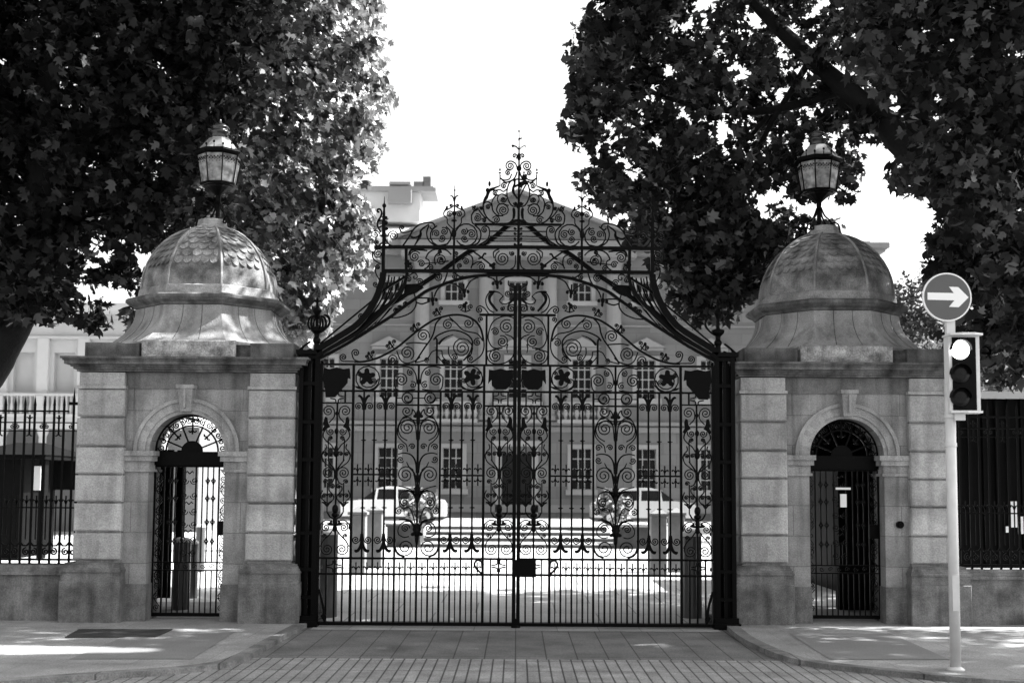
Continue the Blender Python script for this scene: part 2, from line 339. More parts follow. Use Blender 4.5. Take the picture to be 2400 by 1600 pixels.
# ------------------------------------------------------------------ LODGES
def arc(cx, cz, r, a0, a1, n=20): return [(cx+r*math.cos(R(a0+(a1-a0)*i/n)), cz+r*math.sin(R(a0+(a1-a0)*i/n))) for i in range(n+1)]
def lodge(name, x0, y0, label, dz=0.0):
    T = thing(name, (x0, y0, 0), label, 'gate lodge', 'stone pedestrian lodges flanking the gate')
    HW, AR, AZ, DP = 0.43, 0.425, 1.955, 2.4
    X = lambda x: x0+x
    Y = lambda y: y0+y
    # front wall with arched opening
    w = MB(); yf, yb = Y(0.07), Y(0.5)
    w.box(X(-0.72), X(-HW), yf, yb, 0, AZ); w.box(X(HW), X(0.72), yf, yb, 0, AZ)
    ap = arc(x0, AZ, AR, 180, 0, 24)
    out = []
    for (ax, az) in ap: out.append((ax, az))
    for i in range(24):
        a, b = ap[i], ap[i+1]
        w.add([(a[0], yf, a[1]), (b[0], yf, b[1]), (b[0], yf, 2.85), (a[0], yf, 2.85), (a[0], yb, a[1]), (b[0], yb, b[1]), (b[0], yb, 2.85), (a[0], yb, 2.85)],
              [(0,1,2,3), (1,0,4,5), (7,6,5,4)])
    w.box(X(-0.72), X(-AR), yf, yb, AZ, 2.85); w.box(X(AR), X(0.72), yf, yb, AZ, 2.85)
    w.build('wall', STONE_W, T)
    s = MB()
    s.box(X(-1.2), X(-0.98), Y(0.5), Y(DP), 0, 2.85); s.box(X(0.98), X(1.2), Y(0.5), Y(DP), 0, 2.85)
    s.box(X(-0.98), X(0.98), Y(0.5), Y(DP), 2.72, 2.85)
    s.build('passage_wall', STONE, T)
    # rusticated pilasters
    zs = [0.72, 1.04, 1.37, 1.685, 2.0, 2.33, 2.66]
    for sx in (-1, 1):
        p = MB()
        a, b = (X(-1.235), X(-0.70)) if sx < 0 else (X(0.70), X(1.235))
        for i in range(6):
            p.cbox(a, b, Y(-0.02), Y(0.5), zs[i]+0.011, zs[i+1]-0.011, 0.016)
        p.box(a+0.02, b-0.02, Y(0.035), Y(0.5), 0.69, 2.69)
        p.box(a+0.012, b-0.012, Y(-0.005), Y(0.5), 2.69, 2.84)
        p.box(a-0.01, b+0.01, Y(-0.035), Y(0.5), 2.655, 2.69)
        p.build('pilaster', STONE_Q, T)
        q = MB(); a2, b2 = (X(-1.335), X(-0.655)) if sx < 0 else (X(0.655), X(1.335))
        q.cbox(a2, b2, Y(-0.13), Y(0.52), 0.0, 0.50, 0.01)
        q.build('plinth', PLINTH, T)
        q = MB(); q.box(a2+0.01, b2-0.01, Y(-0.11), Y(0.52), 0.50, 0.60)
        for k in range(4): q.box(a2+0.012*k, b2-0.012*k, Y(-0.125+0.02*k), Y(0.52), 0.60+0.025*k, 0.60+0.025*(k+1))
        q.build('plinth_moulding', PLINTH, T)
        # jamb base band & impost
        q = MB(); c, d = (X(-0.70), X(-HW+0.012)) if sx < 0 else (X(HW-0.012), X(0.70))
        q.box(c, d, Y(0.045), Y(0.50), 0, 0.46); q.build('jamb_base', PLINTH, T)
        q = MB()
        for z0_, z1_, pr_ in ((1.72, 1.75, .03), (1.75, 1.84, .012), (1.84, 1.90, .045), (1.90, 1.955, .065)):
            c, d = (X(-0.70), X(-HW+pr_)) if sx < 0 else (X(HW-pr_), X(0.70))
            q.box(c, d, Y(0.07-pr_), Y(0.5), z0_, z1_)
        q.build('impost', STONE, T)
    # archivolt
    a = MB()
    for r0, r1, pr_ in ((AR, 0.47, 0.02), (0.47, 0.56, 0.035), (0.56, 0.60, 0.055)):
        i_, o_ = arc(x0, AZ, r0, 0, 180, 28), arc(x0, AZ, r1, 0, 180, 28)
        for k in range(28):
            a.add([(i_[k][0], yf-pr_, i_[k][1]), (i_[k+1][0], yf-pr_, i_[k+1][1]), (o_[k+1][0], yf-pr_, o_[k+1][1]), (o_[k][0], yf-pr_, o_[k][1]),
                   (i_[k][0], yf+.01, i_[k][1]), (i_[k+1][0], yf+.01, i_[k+1][1]), (o_[k+1][0], yf+.01, o_[k+1][1]), (o_[k][0], yf+.01, o_[k][1])],
                  [(3,2,1,0), (0,1,5,4), (2,3,7,6)])
    a.build('archivolt', STONE, T)
    k = MB(); k.add([(X(-.06), Y(-0.06), 2.40), (X(.06), Y(-0.06), 2.40), (X(.085), Y(-0.10), 2.655), (X(-.085), Y(-0.10), 2.655),
                     (X(-.06), Y(.1), 2.40), (X(.06), Y(.1), 2.40), (X(.085), Y(.1), 2.655), (X(-.085), Y(.1), 2.655)],
                    [(0,1,2,3), (1,5,6,2), (5,4,7,6), (4,0,3,7), (3,2,6,7), (4,5,1,0)])
    k.box(X(-.012), X(.012), Y(-0.125), Y(0), 2.44, 2.64); k.box(X(-.10), X(.10), Y(-0.115), Y(.1), 2.657, 2.70)
    k.build('keystone', STONE, T)
    # frieze band
    f = MB(); f.box(X(-0.70), X(0.70), Y(0.05), Y(0.5), 2.665, 2.69); f.box(X(-0.70), X(0.70), Y(0.055), Y(0.5), 2.69, 2.845)
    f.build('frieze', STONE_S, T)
    # cornice
    c = MB()
    for z0_, z1_, pr_ in ((2.85, 2.875, .0), (2.875, 2.90, .03), (2.90, 2.925, .055), (2.925, 2.965, .11), (2.965, 2.985, .125), (2.985, 3.01, .145)):
        c.box(X(-1.25-pr_), X(1.25+pr_), Y(-0.03-pr_), Y(DP+0.03+pr_), z0_, z1_)
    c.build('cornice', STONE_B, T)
    b = MB()
    b.cbox(X(-1.18), X(-0.56), Y(0.0), Y(DP), 3.01, 3.185, .01); b.cbox(X(0.70), X(1.2), Y(0.0), Y(DP), 3.01, 3.185, .01)
    b.box(X(-0.56), X(0.70), Y(0.06), Y(DP), 3.01, 3.17)
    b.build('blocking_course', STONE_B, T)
    b = MB(); b.cbox(X(-0.53), X(0.53), Y(-0.02), Y(0.5), 3.013, 3.215, .012); b.build('attic_panel', STONE_P, T)
    # octagonal bell, cornice, drum, dome
    C = (x0-.065*(1 if x0 < 0 else -1), y0+1.2, .02); DS = .905; DB = .955
    b = MB(); b.octa([(1.17, 3.16), (1.18, 3.20), (1.15, 3.215)] + [(0.855+0.29*(1-t)**2.3, 3.22+0.44*t) for t in [i/8 for i in range(9)]], C, DB)
    b.build('attic', STONE_P if False else STONE, T)
    g = MB()
    for i in range(8):
        for frac in (-0.33, 0.33):
            an = math.pi/4*i; nx, ny = math.cos(an), math.sin(an); tx, ty = -ny, nx
            pts = []
            for t in [j/8 for j in range(9)]:
                ap_ = DB*(0.855+0.29*(1-t)**2.3)+0.001; h = ap_*math.tan(math.pi/8)*frac
                pts.append((C[0]+nx*ap_+tx*h, C[1]+ny*ap_+ty*h, C[2]+3.22+0.44*t))
            g.tube(pts, 0.004, 4)
    g.build('attic_joint', STONE_B, T)
    b = MB(); b.octa([(0.88, 3.665), (0.90, 3.69), (0.95, 3.71), (0.985, 3.74), (0.985, 3.77), (0.96, 3.79), (0.90, 3.80)], C, .945); b.build('dome_cornice', STONE_B, T)
    b = MB(); b.octa([(0.885, 3.78), (0.885, 3.80), (0.87, 3.90), (0.85, 3.915)], C, DS); b.build('drum', DRIB, T)
    prof = [(0.84*math.cos(R(t))**0.96, 3.91+0.83*math.sin(R(t))**1.02 if t else 3.91) for t in (0, 8, 16, 24, 32, 40, 48, 56, 64, 70, 76, 80)]
    b = MB(); b.octa(prof, C, DS); b.build('dome', DOME, T)
    b = MB(); q = DS/math.cos(math.pi/8)
    for i in range(8):
        an = math.pi/8+math.pi/4*i
        b.tube([(C[0]+(r*q+.004)*math.cos(an), C[1]+(r*q+.004)*math.sin(an), C[2]+z) for r, z in prof], 0.017, 5)
    b.build('dome_rib', DRIB, T)
    # fish-scale lead tiles on each facet
    sc = MB()
    for i in range(8):
        an = math.pi/4*i
        for row, t in enumerate(range(22, 76, 7)):
            r = DS*0.84*math.cos(R(t))**0.96; z = C[2]+3.91+0.83*math.sin(R(t))**1.02
            half = r*math.tan(math.pi/8)-0.03
            if half < 0.04: continue
            n = max(1, int(half*2/0.105)); wd = half*2/n
            sl_ = (math.cos(R(t)), math.sin(R(t)))
            for kx in range(n + (row % 2)):
                cx_ = -half + wd*(kx+0.5*(1-(row % 2)))
                pts = []
                for (px_, pz_) in [(-.5, .55), (-.5, 0), (-.35, -.35), (0, -.55), (.35, -.35), (.5, 0), (.5, .55)]:
                    lx = max(-half, min(half, cx_+px_*wd*0.96)); dz_ = pz_*0.105
                    rr = r*1.0 + 0.005 - dz_*math.sin(R(t)) + (0.013 if pz_ < 0 else 0.0); z_ = z+dz_*math.cos(R(t))
                    pts.append((C[0]+math.cos(an)*rr-math.sin(an)*lx, C[1]+math.sin(an)*rr+math.cos(an)*lx, z_))
                sc.add(pts, [tuple(range(6, -1, -1))])
    sc.build('scale_tiles', DOME, T)
    b = MB(); b.octa([(0.20, 4.70), (0.20, 4.745), (0.17, 4.76), (0.165, 4.82), (0.14, 4.835)], C); b.build('cap', STONE, T)
    # transom + fanlight
    b = MB(); b.box(X(-HW), X(HW), Y(0.24), Y(0.36), 1.80, 1.955); b.build('transom', IRON, T)
    fl = MB(); yy = Y(0.28)
    fl.strap(arc(x0, AZ, AR-0.012, 0, 180, 24), 0.024, 0.03, yy)
    fl.strap(arc(x0, AZ, 0.30, 0, 180, 24), 0.018, 0.02, yy)
    fl.prism(arc(x0, AZ, 0.125, 0, 180, 12), yy-.01, yy+.01)
    for i in range(1, 8):
        t = R(180*i/8); 
        if i % 2: fl.strap([(x0+.10*math.cos(t), AZ+.10*math.sin(t)), (x0+.30*math.cos(t), AZ+.30*math.sin(t))], 0.018, 0.015, yy)
        else:
            fl.strap([(x0+.20*math.cos(t), AZ+.20*math.sin(t)), (x0+.41*math.cos(t), AZ+.41*math.sin(t))], 0.018, 0.015, yy)
            for sg in (-1, 1):
                fl.strap([(x0+.24*math.cos(t), AZ+.24*math.sin(t)), (x0+.225*math.cos(t+sg*.13), AZ+.225*math.sin(t+sg*.13)), (x0+.245*math.cos(t+sg*.19), AZ+.245*math.sin(t+sg*.19))], 0.019, 0.012, yy)
        if i < 8: fl.strap([(x0+.30*math.cos(t), AZ+.30*math.sin(t)), (x0+.41*math.cos(t), AZ+.41*math.sin(t))], 0.010, 0.012, yy)
    for i in range(14):
        t = 180*(i+.5)/14; cx_, cz_ = x0+.355*math.cos(R(t)), AZ+.355*math.sin(R(t))
        fl.strap([(a_, b_) for a_, b_ in spiral(cx_, cz_, 0.040, t, 1.5, 1 if i % 2 else -1)], 0.013, 0.012, yy)
    fl.build('fanlight', IRON, T)
    return T
LX = P(433, 1130, 14).x; RX = P(1989, 1140, 14.17).x
LODGE_L = lodge('gate_lodge', LX, 14.0, 'domed stone lodge left of the gate, sunlight on its scale-tiled dome')
LODGE_R = lodge('gate_lodge', RX, 14.17, 'domed stone lodge right of the gate, behind the traffic signal')

# pedestrian gates in the lodge doorways
def ped_gate(T, x0, y, lock):
    fr = MB(); bars = []; scw = MB(); zb, zt = 0.10, 1.79
    xs = [-0.42, 0.42]
    for x in xs: fr.box(x0+x-.014, x0+x+.014, y-.02, y+.02, zb, zt)
    for z, h in ((zb, .04), (0.60, .014), (0.69, .014), (zt, .028)): fr.box(x0-.42, x0+.42, y-.015, y+.015, z-h/2, z+h/2)
    for x in (-.315, .315): fr.box(x0+x-.008, x0+x+.008, y-.012, y+.012, zb, zt)
    for i in range(11):
        x = -.315+.63*(i+.0)/10
        if 0 < i < 10: bars.append((x, .006, zb, .60))
    for x in (-.25, -.185, .125, .185, .25): bars.append((x, .006, .69, zt))
    for x in (-.10, .05): bars.append((x, .008, .69, zt))
    for x in (-.13, -.085, -.035, .0): bars.append((x, .005, .69, .93))
    for s_ in (-1, 1):
        z = zb+.08; cx_ = x0+s_*.3675; k = 0
        while z < zt-.06:
            d = 1 if k % 2 else -1
            scw.strap(spiral(cx_, z, .036, 90*d, 1.5, d), .008, .012, y)
            scw.strap([(cx_-.036*d, z+.01), (cx_, z+.06), (cx_+.036*d, z+.11)], .008, .012, y)
            if k % 3 == 2: scw.strap(spiral(cx_, z+.055, .030, 0, 1.0, 1, 1), .008, .012, y)
            z += .122; k += 1
    for k, z in enumerate((.80, .95, 1.12, 1.27, 1.45, 1.62)):
        for s_ in (-1, 1):
            scw.strap(spiral(x0-.025+s_*.055, z, .046, 180 if s_ > 0 else 0, 1.6, s_), .009, .012, y)
            if k % 2: scw.strap([(x0-.025, z+.08), (x0-.025+s_*.03, z+.11), (x0-.025+s_*.045, z+.09)], .012, .012, y)
    for xx in (-.25, -.185, .185, .25):
        for z in (.93, 1.15, 1.42, 1.62):
            for s_ in (-1, 1):
                scw.strap([(x0+xx, z-.05), (x0+xx+s_*.012, z-.01), (x0+xx+s_*.026, z+.012)], .01, .01, y)
                scw.strap([(x0+xx, z+.05), (x0+xx+s_*.012, z+.01), (x0+xx+s_*.026, z-.012)], .008, .01, y)
    for xx in range(6): scw.strap(spiral(x0-.25+.1*xx, .645, .03, 0, 1.3, 1 if xx % 2 else -1), .008, .012, y)
    pg = fr.build('pedestrian_gate', IRON, T)
    for x, h_, z0_, z1_ in bars: q = MB(); q.box(x0+x-h_, x0+x+h_, y-.009, y+.009, z0_, z1_); q.build('bar', IRON, pg)
    scw.build('scrollwork', IRON, pg)
    lk = MB(); lk.box(x0+.31, x0+.41, y-.03, y+.03, 1.0, 1.16); lk.build('lock_box', IRON, pg)
ped_gate(LODGE_L, LX, 14.30, True); ped_gate(LODGE_R, RX, 14.47, True)
# bell push on the right lodge
b = MB(); c = P(2110, 1229, 14.24-.03); b.add([], [])
for r_, y0_, y1_ in ((.042, 14.20, 14.245), (.02, 14.185, 14.20)):
    b.prism([(c.x+r_*math.cos(2*math.pi*i/16), c.z+r_*math.sin(2*math.pi*i/16)) for i in range(16)], y0_, y1_)
b.build('bell_push', IRON, LODGE_R)
# open timber door leaf inside left passage
b = MB(); b.box(RX-.98, RX+.98, 16.3, 16.5, 1.93, 2.72); b.box(RX+.43, RX+.98, 16.3, 16.5, 0, 1.93); b.build('dark_rear_fill', DARK, LODGE_R)  # dark wall added behind the right passage to blacken its doorway and fanlight
b = MB(); a_ = P(1969, 1157, 14.43); c_ = P(1984, 1188, 14.43); b.box(a_.x, c_.x, 14.42, 14.44, c_.z, a_.z); b.box(a_.x-.05, c_.x+.05, 14.42, 14.44, a_.z+.05, a_.z+.075); b.build('notice', WHITEP, LODGE_R)
T = thing('timber_door', (LX-.35, 16.0, 0), 'tall dark timber door standing open inside the left passage', 'door')
x0_, x1_ = P(330, 1200, 16.0).x, P(404, 1200, 16.0).x
b = MB(); b.box(x0_-.45, x1_, 15.97, 16.02, .13, 2.02); b.build('door_leaf', DARK, T)
b = MB()
for z in (.4, 1.1, 1.8): b.box(x0_-.43, x1_-.02, 15.95, 15.97, z-.06, z+.06)
for i in range(7): b.box(x1_-.03-.13*i, x1_-.022-.13*i, 15.955, 15.97, .15, 2.0)
b.build('ledge', DARK, T)
b = MB(); b.box(P(413, 1200, 16.2).x, P(431, 1200, 16.2).x, 16.17, 16.26, 0.0, 2.02); 
T2 = b.build('timber_post', DARK, loc=(P(422, 1200, 16.2).x, 16.2, 0.)); tag(T2, 'dark square timber post just behind the open door in the left passage', 'post')

# ------------------------------------------------------------------ LANTERNS
def lantern(x, y, z, label):
    T = thing('lantern', (x, y, z), label, 'lantern', 'octagonal lanterns on the lodge domes')
    c = (x, y, z)
    b = MB(); b.lathe([(.05, 0.0), (.05, .05), (.03, .07), (.028, .22), (.045, .24), (.03, .27), (.035, .34), (.09, .39), (.15, .43), (.185, .445), (.185, .455)], c, 12)
    b.build('stem', IRON, T)
    for i in range(4):
        an = math.pi/4+math.pi/2*i; q = MB()
        path = cat_rom([(x+r_*math.cos(an), y+r_*math.sin(an), z+h_) for r_, h_ in ((.30, -.10), (.27, .02), (.19, .05), (.13, 0), (.17, -.03), (.2, 0), (.15, .09), (.08, .16), (.03, .27))], 4)
        q.tube(path, .011, 6); q.build('scroll_foot', IRON, T)
    b = MB(); b.octa([(.205, .455), (.215, .465), (.215, .485), (.20, .49)], c); b.build('lower_rim', IRON, T)
    b = MB(); b.octa([(.194, .49), (.247, .83)], c); b.build('glass', lg, T)
    q = 1/math.cos(math.pi/8)
    for i in range(8):
        an = math.pi/8+math.pi/4*i; r = MB()
        r.tube([(x+.200*q*math.cos(an), y+.200*q*math.sin(an), z+.48), (x+.252*q*math.cos(an), y+.252*q*math.sin(an), z+.84)], .008, 4); r.build('glazing_bar', IRON, T)
    g = MB()
    for i in range(8):     # hanging leaf tracery inside top of panes
        an = math.pi/4*i
        for k in range(9):
            f_ = (k-4)/4*.082; rr = .252; h = .035+.03*(k % 2)
            X_, Y_ = x+rr*math.cos(an)-f_*math.sin(an), y+rr*math.sin(an)+f_*math.cos(an)
            g.ball((X_, Y_, z+.80-h*.6), .007, 5, 1.8); g.ball((X_+.004, Y_, z+.775-h*.8), .005, 5, 1.2)
    g.build('tracery', IRON, T)
    b = MB(); b.octa([(.25, .825), (.285, .845), (.29, .865), (.275, .89), (.25, .90)], c); b.build('upper_rim', IRON, T)
    g = MB()
    for i in range(16):
        an = math.pi/8*i; rr = .27 if i % 2 else .28
        g.tube([(x+rr*math.cos(an), y+rr*math.sin(an), z+.88), (x+rr*math.cos(an), y+rr*math.sin(an), z+.93)], .006, 4)
        g.ball((x+rr*math.cos(an), y+rr*math.sin(an), z+.935+(.02 if i % 2 == 0 else 0)), .014, 6, 1.3)
    g.build('cresting', IRON, T)
    b = MB(); b.octa([(.245, .895), (.235, .91), (.12, 1.06), (.10, 1.065)], c); b.build('roof', mat('lantern_roof_paint', 0.22, 0.3, 0.3, 6, spec=0.6), T)
    b = MB(); b.lathe([(.10, 1.06), (.11, 1.08), (.105, 1.12), (.125, 1.13), (.125, 1.15), (.10, 1.16), (.095, 1.19), (.11, 1.20), (.10, 1.22), (.06, 1.25), (.02, 1.265), (.015, 1.30), (.001, 1.32)], c, 14)
    b.build('chimney', mat('lantern_black', 0.02, 0.25, spec=0.6), T, True)
    return T
lantern(LX, 15.2, 4.825, 'black octagonal lantern on the left lodge dome, its roof caught by sun')
lantern(RX, 15.37, 4.825, 'black octagonal lantern in shade on the right lodge dome')

# ------------------------------------------------------------------ MAIN GATE
XC = P(1210.5, 1135, GY).x
class Iron:
    """collects flat iron drawn in gate-plane coordinates; sign=-1 draws the left half, +1 mirrors it"""
    def __init__(s, sign, y=GY, mode='px'): s.m = MB(); s.s = sign; s.y = y
    def xz(s, u, v):
        p = P(u, v, GY); return (XC + (p.x-XC)*(-s.s), p.z)
    def poly(s, pts, w=3.0, d=.02, smooth=True, y=None):
        q = cat_rom(pts, 5) if smooth else pts
        if hasattr(w, '__len__'): w_ = [w[min(len(w)-1, round(i*(len(w)-1)/max(1, len(q)-1)))]/K for i in range(len(q))]
        else: w_ = (w+.5)/K
        s.m.strap([s.xz(*p) for p in q], w_, d, s.y if y is None else y); return s
    def sp(s, cx, cy, r, a0=270, t=1.6, dr=1, w=2.2, lead=None):
        pts = spiral(cx, cy, r, a0, t, dr)
        if lead: pts = cat_rom(list(lead)+[pts[0]], 5)[:-1] + pts
        s.poly(pts, w, .016, False); c = s.xz(*pts[-1]); s.m.ball((c[0], s.y, c[1]), 1.6/K*1.2, 5); return s
    def blob(s, pts, d=.02, y=None):
        yy = s.y if y is None else y
        q = [s.xz(*p) for p in pts]
        if s.s > 0: q = q[::-1]
        s.m.prism(q, yy-d/2, yy+d/2); return s
    def flush(s, name, parent):
        if s.m.v: o = s.m.build(name, IRON, parent); s.m = MB(); return o
    def ball(s, u, v, r, sz=1.0):
        c = s.xz(u, v); s.m.ball((c[0], s.y, c[1]), r/K, 8, sz); return s
def leaf_blob(cx, cy, r, lobes=5, rot=0):
    pts = []
    for i in range(lobes*6):
        a = 2*math.pi*i/(lobes*6); rr = r*(0.34+0.66*abs(math.cos(lobes*(a-rot)/2))**0.8)
        pts.append((cx+rr*math.cos(a), cy+rr*math.sin(a)))
    return pts

STILES = [751, 827, 928, 1032, 1134]      # at v=1000
BARS_UP = [790, 852.5, 877.5, 903, 980, 1057, 1082.5, 1108, 1171]
def vx(u, sign): return XC + (P(u, 1000, GY).x-XC)*(-sign)
def hz(v, u=980): return P(u, v, GY).z
def gate_leaf(sign, label):
    base = (vx(751, sign), GY, 0)
    T = thing('gate_leaf', base, label, 'gate', 'tall wrought iron gate leaves')
    y = GY
    fr = MB()
    def V(u, v0, v1, w, d=.02, m=fr): 
        x = vx(u, sign); m.box(x-w/2/K, x+w/2/K, y-d/2, y+d/2, hz(v0), hz(v1))
    def H(u0, u1, v, h, d=.018, m=fr): 
        a, b_ = vx(u0, sign), vx(u1, sign); m.box(a, b_, y-d/2, y+d/2, hz(v)-h/2/K, hz(v)+h/2/K)
    zb = 1462
    V(751, 855, zb, 8, .05); V(1206.2, 668, zb+8, 8.4, .06)
    for u in (827, 1134): V(u, 855, zb, 6, .03)
    V(928, 918, zb, 5, .026); V(1032, 918, zb, 5, .026)
    V(1138.5, 737, 855, 5, .03)
    for v, h in ((855, 5), (917, 5), (1308, 5), (1345, 5)): H(747, 1207, v, h, .034)
    H(743, 1209, 1461, 8, .05); H(1121, 1209, 737, 6, .036)
    H(751, 827, 945, 3.5); H(928, 1032, 949, 4); H(1134, 1207, 950, 4)
    H(827, 928, 1112, 4); H(1032, 1134, 1113, 4)
    fr.build('frame', IRON, T)
    _V = V
    def V(u, v0, v1, w, d=.02, m=None):
        q = MB(); _V(u, v0, v1, w, d, q); q.build('bar', IRON, T)
    br = None
    for u in (790, 852.5, 877.5, 903, 1057, 1082.5, 1108, 1171):
        top = 945 if u in (790,) else (950 if u == 1171 else 918)
        V(u, top, zb, 4.2, .022, br)
    V(980, 855, zb, 4.8, .026, br); V(980, 949, 1120, 5, .028, br)
    for u in (953.5, 1006): V(u, 1308, zb, 4.2, .022, br)
    grid = [827, 852.5, 877.5, 903, 928, 953.5, 980, 1006, 1032, 1057, 1082.5, 1108, 1134]
    for a, b_ in zip(grid, grid[1:]): V((a+b_)/2, 1333, zb, 2.6, .014, br)
    for u in (771, 808): V(u, 1308, zb, 4, .018, br)
    for u in (1152.5, 1189.5): V(u, 1308, zb, 3.6, .018, br)
    for u in (1155, 1190): V(u, 917, 950, 3.5, .018, br)
    V(808, 917, 945, 4, .018, br)
    # ------------- scrollwork
    S = Iron(sign, y)
    X = lambda u, v: (u + (P(u, 1000, GY).x - P(u, v, GY).x)*K, v)     # position given at v=1000
    def fleur(u, v, s=1.0, dn=1):
        u, _ = X(u, v)
        S.poly([(u, v+10*s*dn), (u, v-11*s*dn)], 2.4, .014, False); S.ball(u, v-12*s*dn, 1.8)
        for q in (-1, 1):
            S.poly([(u, v+6*s*dn), (u+q*3*s, v-1*s*dn), (u+q*7*s, v-3*s*dn), (u+q*8.5*s, v-.5*dn)], [2.2+1.2*k/15 for k in range(16)], .014)
            S.ball(u+q*8*s, v-1.5*s*dn, 2.0)
    for a, b_ in zip(grid, grid[1:]): fleur((a+b_)/2, 1330); S.flush('fleur', T)
    for lo in (827, 1032):
        for k in range(4):
            u = lo+12.7+25.4*k; fleur(u, 1100, .95, 1); fleur(u, 1125, .95, -1); S.flush('double_fleur', T)
        for u in (lo+25.5, lo+50.5, lo+76):
            for v in (1031, 1189):
                uu, _ = X(u, v); S.ball(uu, v, 3.6, .9); S.poly([(uu-6, v), (uu+6, v)], [1.6, 2.8], .02, False); S.flush('bar_collar', T)
        for u in (lo+25.5, lo+76):
            uu, _ = X(u, 935)
            for q in (-1, 1):
                S.poly([(uu, 958), (uu+q*2, 942), (uu+q*6, 932), (uu+q*11, 927), (uu+q*12.5, 930)], [4+2*math.sin(k/20*3.1) for k in range(21)], .018)
                S.sp(uu+q*13.5, 952, 8, 270, 1.5, q, 2.2, [(uu+q*3, 960), (uu+q*6, 946)])
            S.flush('bar_head', T)
            uu, _ = X(u, 1280)
            for q in (-1, 1):
                S.poly([(uu, 1262), (uu+q*3, 1278), (uu+q*8, 1288), (uu+q*14, 1291), (uu+q*15, 1287)], [5+2*math.sin(k/20*3.1) for k in range(21)], .018)
                S.sp(uu+q*14, 1264, 9, 90, 1.5, -q, 2.2, [(uu+q*2, 1250), (uu+q*5, 1266)])
            S.flush('bar_foot', T)
    # big scroll panel centred on 980
    def both(fn, u0):
        for q in (-1, 1): fn(q, u0)
    def big(q, u0):
        c = lambda dx, v: (X(u0, v)[0]+q*dx, v)
        def s_(dx, v, r, a0=270, t=1.7, d=1, lead=None, w=2.3):
            a = a0 if q > 0 else 180-a0
            S.sp(*c(dx, v), r, a, t, d*q, w, [c(*p) for p in lead] if lead else None)
        s_(27, 963, 14, 200, 1.7, -1, [(6, 975), (8, 965)])
        S.poly([c(5, 992), c(18, 980), c(32, 976), c(40, 985)], 2.2)
        s_(25, 1002, 20, 200, 2.1, 1, [(3, 1030), (4, 1014)])
        S.poly([c(4, 985), c(22, 983), c(40, 990), c(46, 1005), c(40, 1022), c(25, 1032)], 2.2)
        S.poly([c(26, 978), c(38, 982), c(47, 1000), c(47, 1020), c(36, 1034), c(27, 1042), c(24, 1058)], 2.2)
        s_(40, 1047, 8.5, 180, 1.5, 1); s_(13, 1046, 8, 0, 1.5, -1)
        S.poly([c(2, 1108), c(5, 1082), c(15, 1066), c(32, 1061), c(46, 1064)], [4.5-.1*k for k in range(21)])
        s_(40, 1076, 8.5, 150, 1.5, -1)
        S.poly([c(2, 1130), c(8, 1108), c(20, 1094), c(26, 1082)], [5-.2*k for k in range(16)])
        s_(28, 1112, 21, 215, 2.1, 1, [(3, 1150), (5, 1128)])
        S.poly([c(3, 1165), c(14, 1148), c(28, 1142), c(44, 1138)], 2.2)
        S.poly([c(2, 1172), c(10, 1156), c(22, 1148), c(26, 1150)], [5-.2*k for k in range(16)])
        s_(30, 1176, 12, 230, 1.7, 1); s_(43, 1197, 9, 270, 1.6, 1)
        S.poly([c(8, 1150), c(34, 1152), c(42, 1166), c(40, 1184), c(30, 1194)], 2.0)
        S.poly([c(3, 1232), c(12, 1200), c(20, 1188), c(32, 1192)], 2.2)
        S.poly([c(3, 1240), c(14, 1222), c(32, 1216), c(42, 1217)], [6.5-.28*k for k in range(16)])
        s_(27, 1237, 11, 180, 1.8, 1); S.poly([c(10, 1222), c(30, 1222), c(42, 1234), c(43, 1250), c(30, 1258), c(18, 1256)], 2.1)
        s_(27, 1282, 23, 0, 2.0, 1, None, 2.4)
        S.poly([c(50, 1262), c(51, 1282), c(44, 1298), c(28, 1305)], 2.2)
    both(big, 980)
    for v, r, sz in ((972, 6, 2.2), (985, 5, 2.6), (1030, 3.4, 1.5), (1118, 5, 1.5), (1150, 7, 1.8), (1168, 5, 2.5), (1245, 8, 1.9), (1258, 5, 4)):
        S.ball(X(980, v)[0], v, r, sz)
    S.blob(leaf_blob(X(980, 975)[0], 975, 12, 4)); S.blob(leaf_blob(X(980, 1152)[0], 1152, 13, 6)); S.blob(leaf_blob(X(980, 1248)[0], 1248, 15, 5, 1.57))
    S.flush('scroll_panel', T)
    # narrow panels
    def narrow(u0, full):
        for q in (-1, 1):
            c = lambda dx, v: (X(u0, v)[0]+q*dx, v)
            def s_(dx, v, r, a0=270, t=1.6, d=1, lead=None, w=2.2):
                a = a0 if q > 0 else 180-a0
                S.sp(*c(dx, v), r, a, t, d*q, w, [c(*p) for p in lead] if lead else None)
            s_(20, 963, 14, 190, 1.8, 1, [(18, 990), (6, 976)])
            S.blob([c(22, 978), c(27, 976), c(30, 984), c(29, 998), c(34, 1008), c(28, 1012), c(22, 1004), c(15, 1000), c(20, 990)])
            s_(14, 1011, 9.5, 330, 1.6, 1); s_(13, 1026, 6, 90, 1.5, -1)
            S.poly([c(28, 1008), c(31, 1022), c(22, 1034), c(12, 1042), c(3, 1056)], 2.3)
            S.poly([c(19, 1028), c(18.5, 1060), c(17, 1082)], 2.2)
            S.poly([c(25, 1040), c(23, 1050), c(30, 1058), c(33, 1068), c(28, 1082), c(10, 1096)], 2.2)
            s_(11, 1063, 6, 180, 1.4, 1); s_(25, 1064, 6, 0, 1.4, -1)
            S.poly([c(2, 1118), c(4, 1100), c(14, 1084), c(20, 1076)], [5-.2*k for k in range(16)])
            s_(18, 1108, 15, 200, 2.0, 1, [(2, 1122), (3, 1112)])
            S.poly([c(3, 1118), c(8, 1130), c(17, 1135)], 2.2)
            s_(24, 1128, 6, 180, 1.4, 1); s_(8, 1139, 6, 270, 1.4, -1)
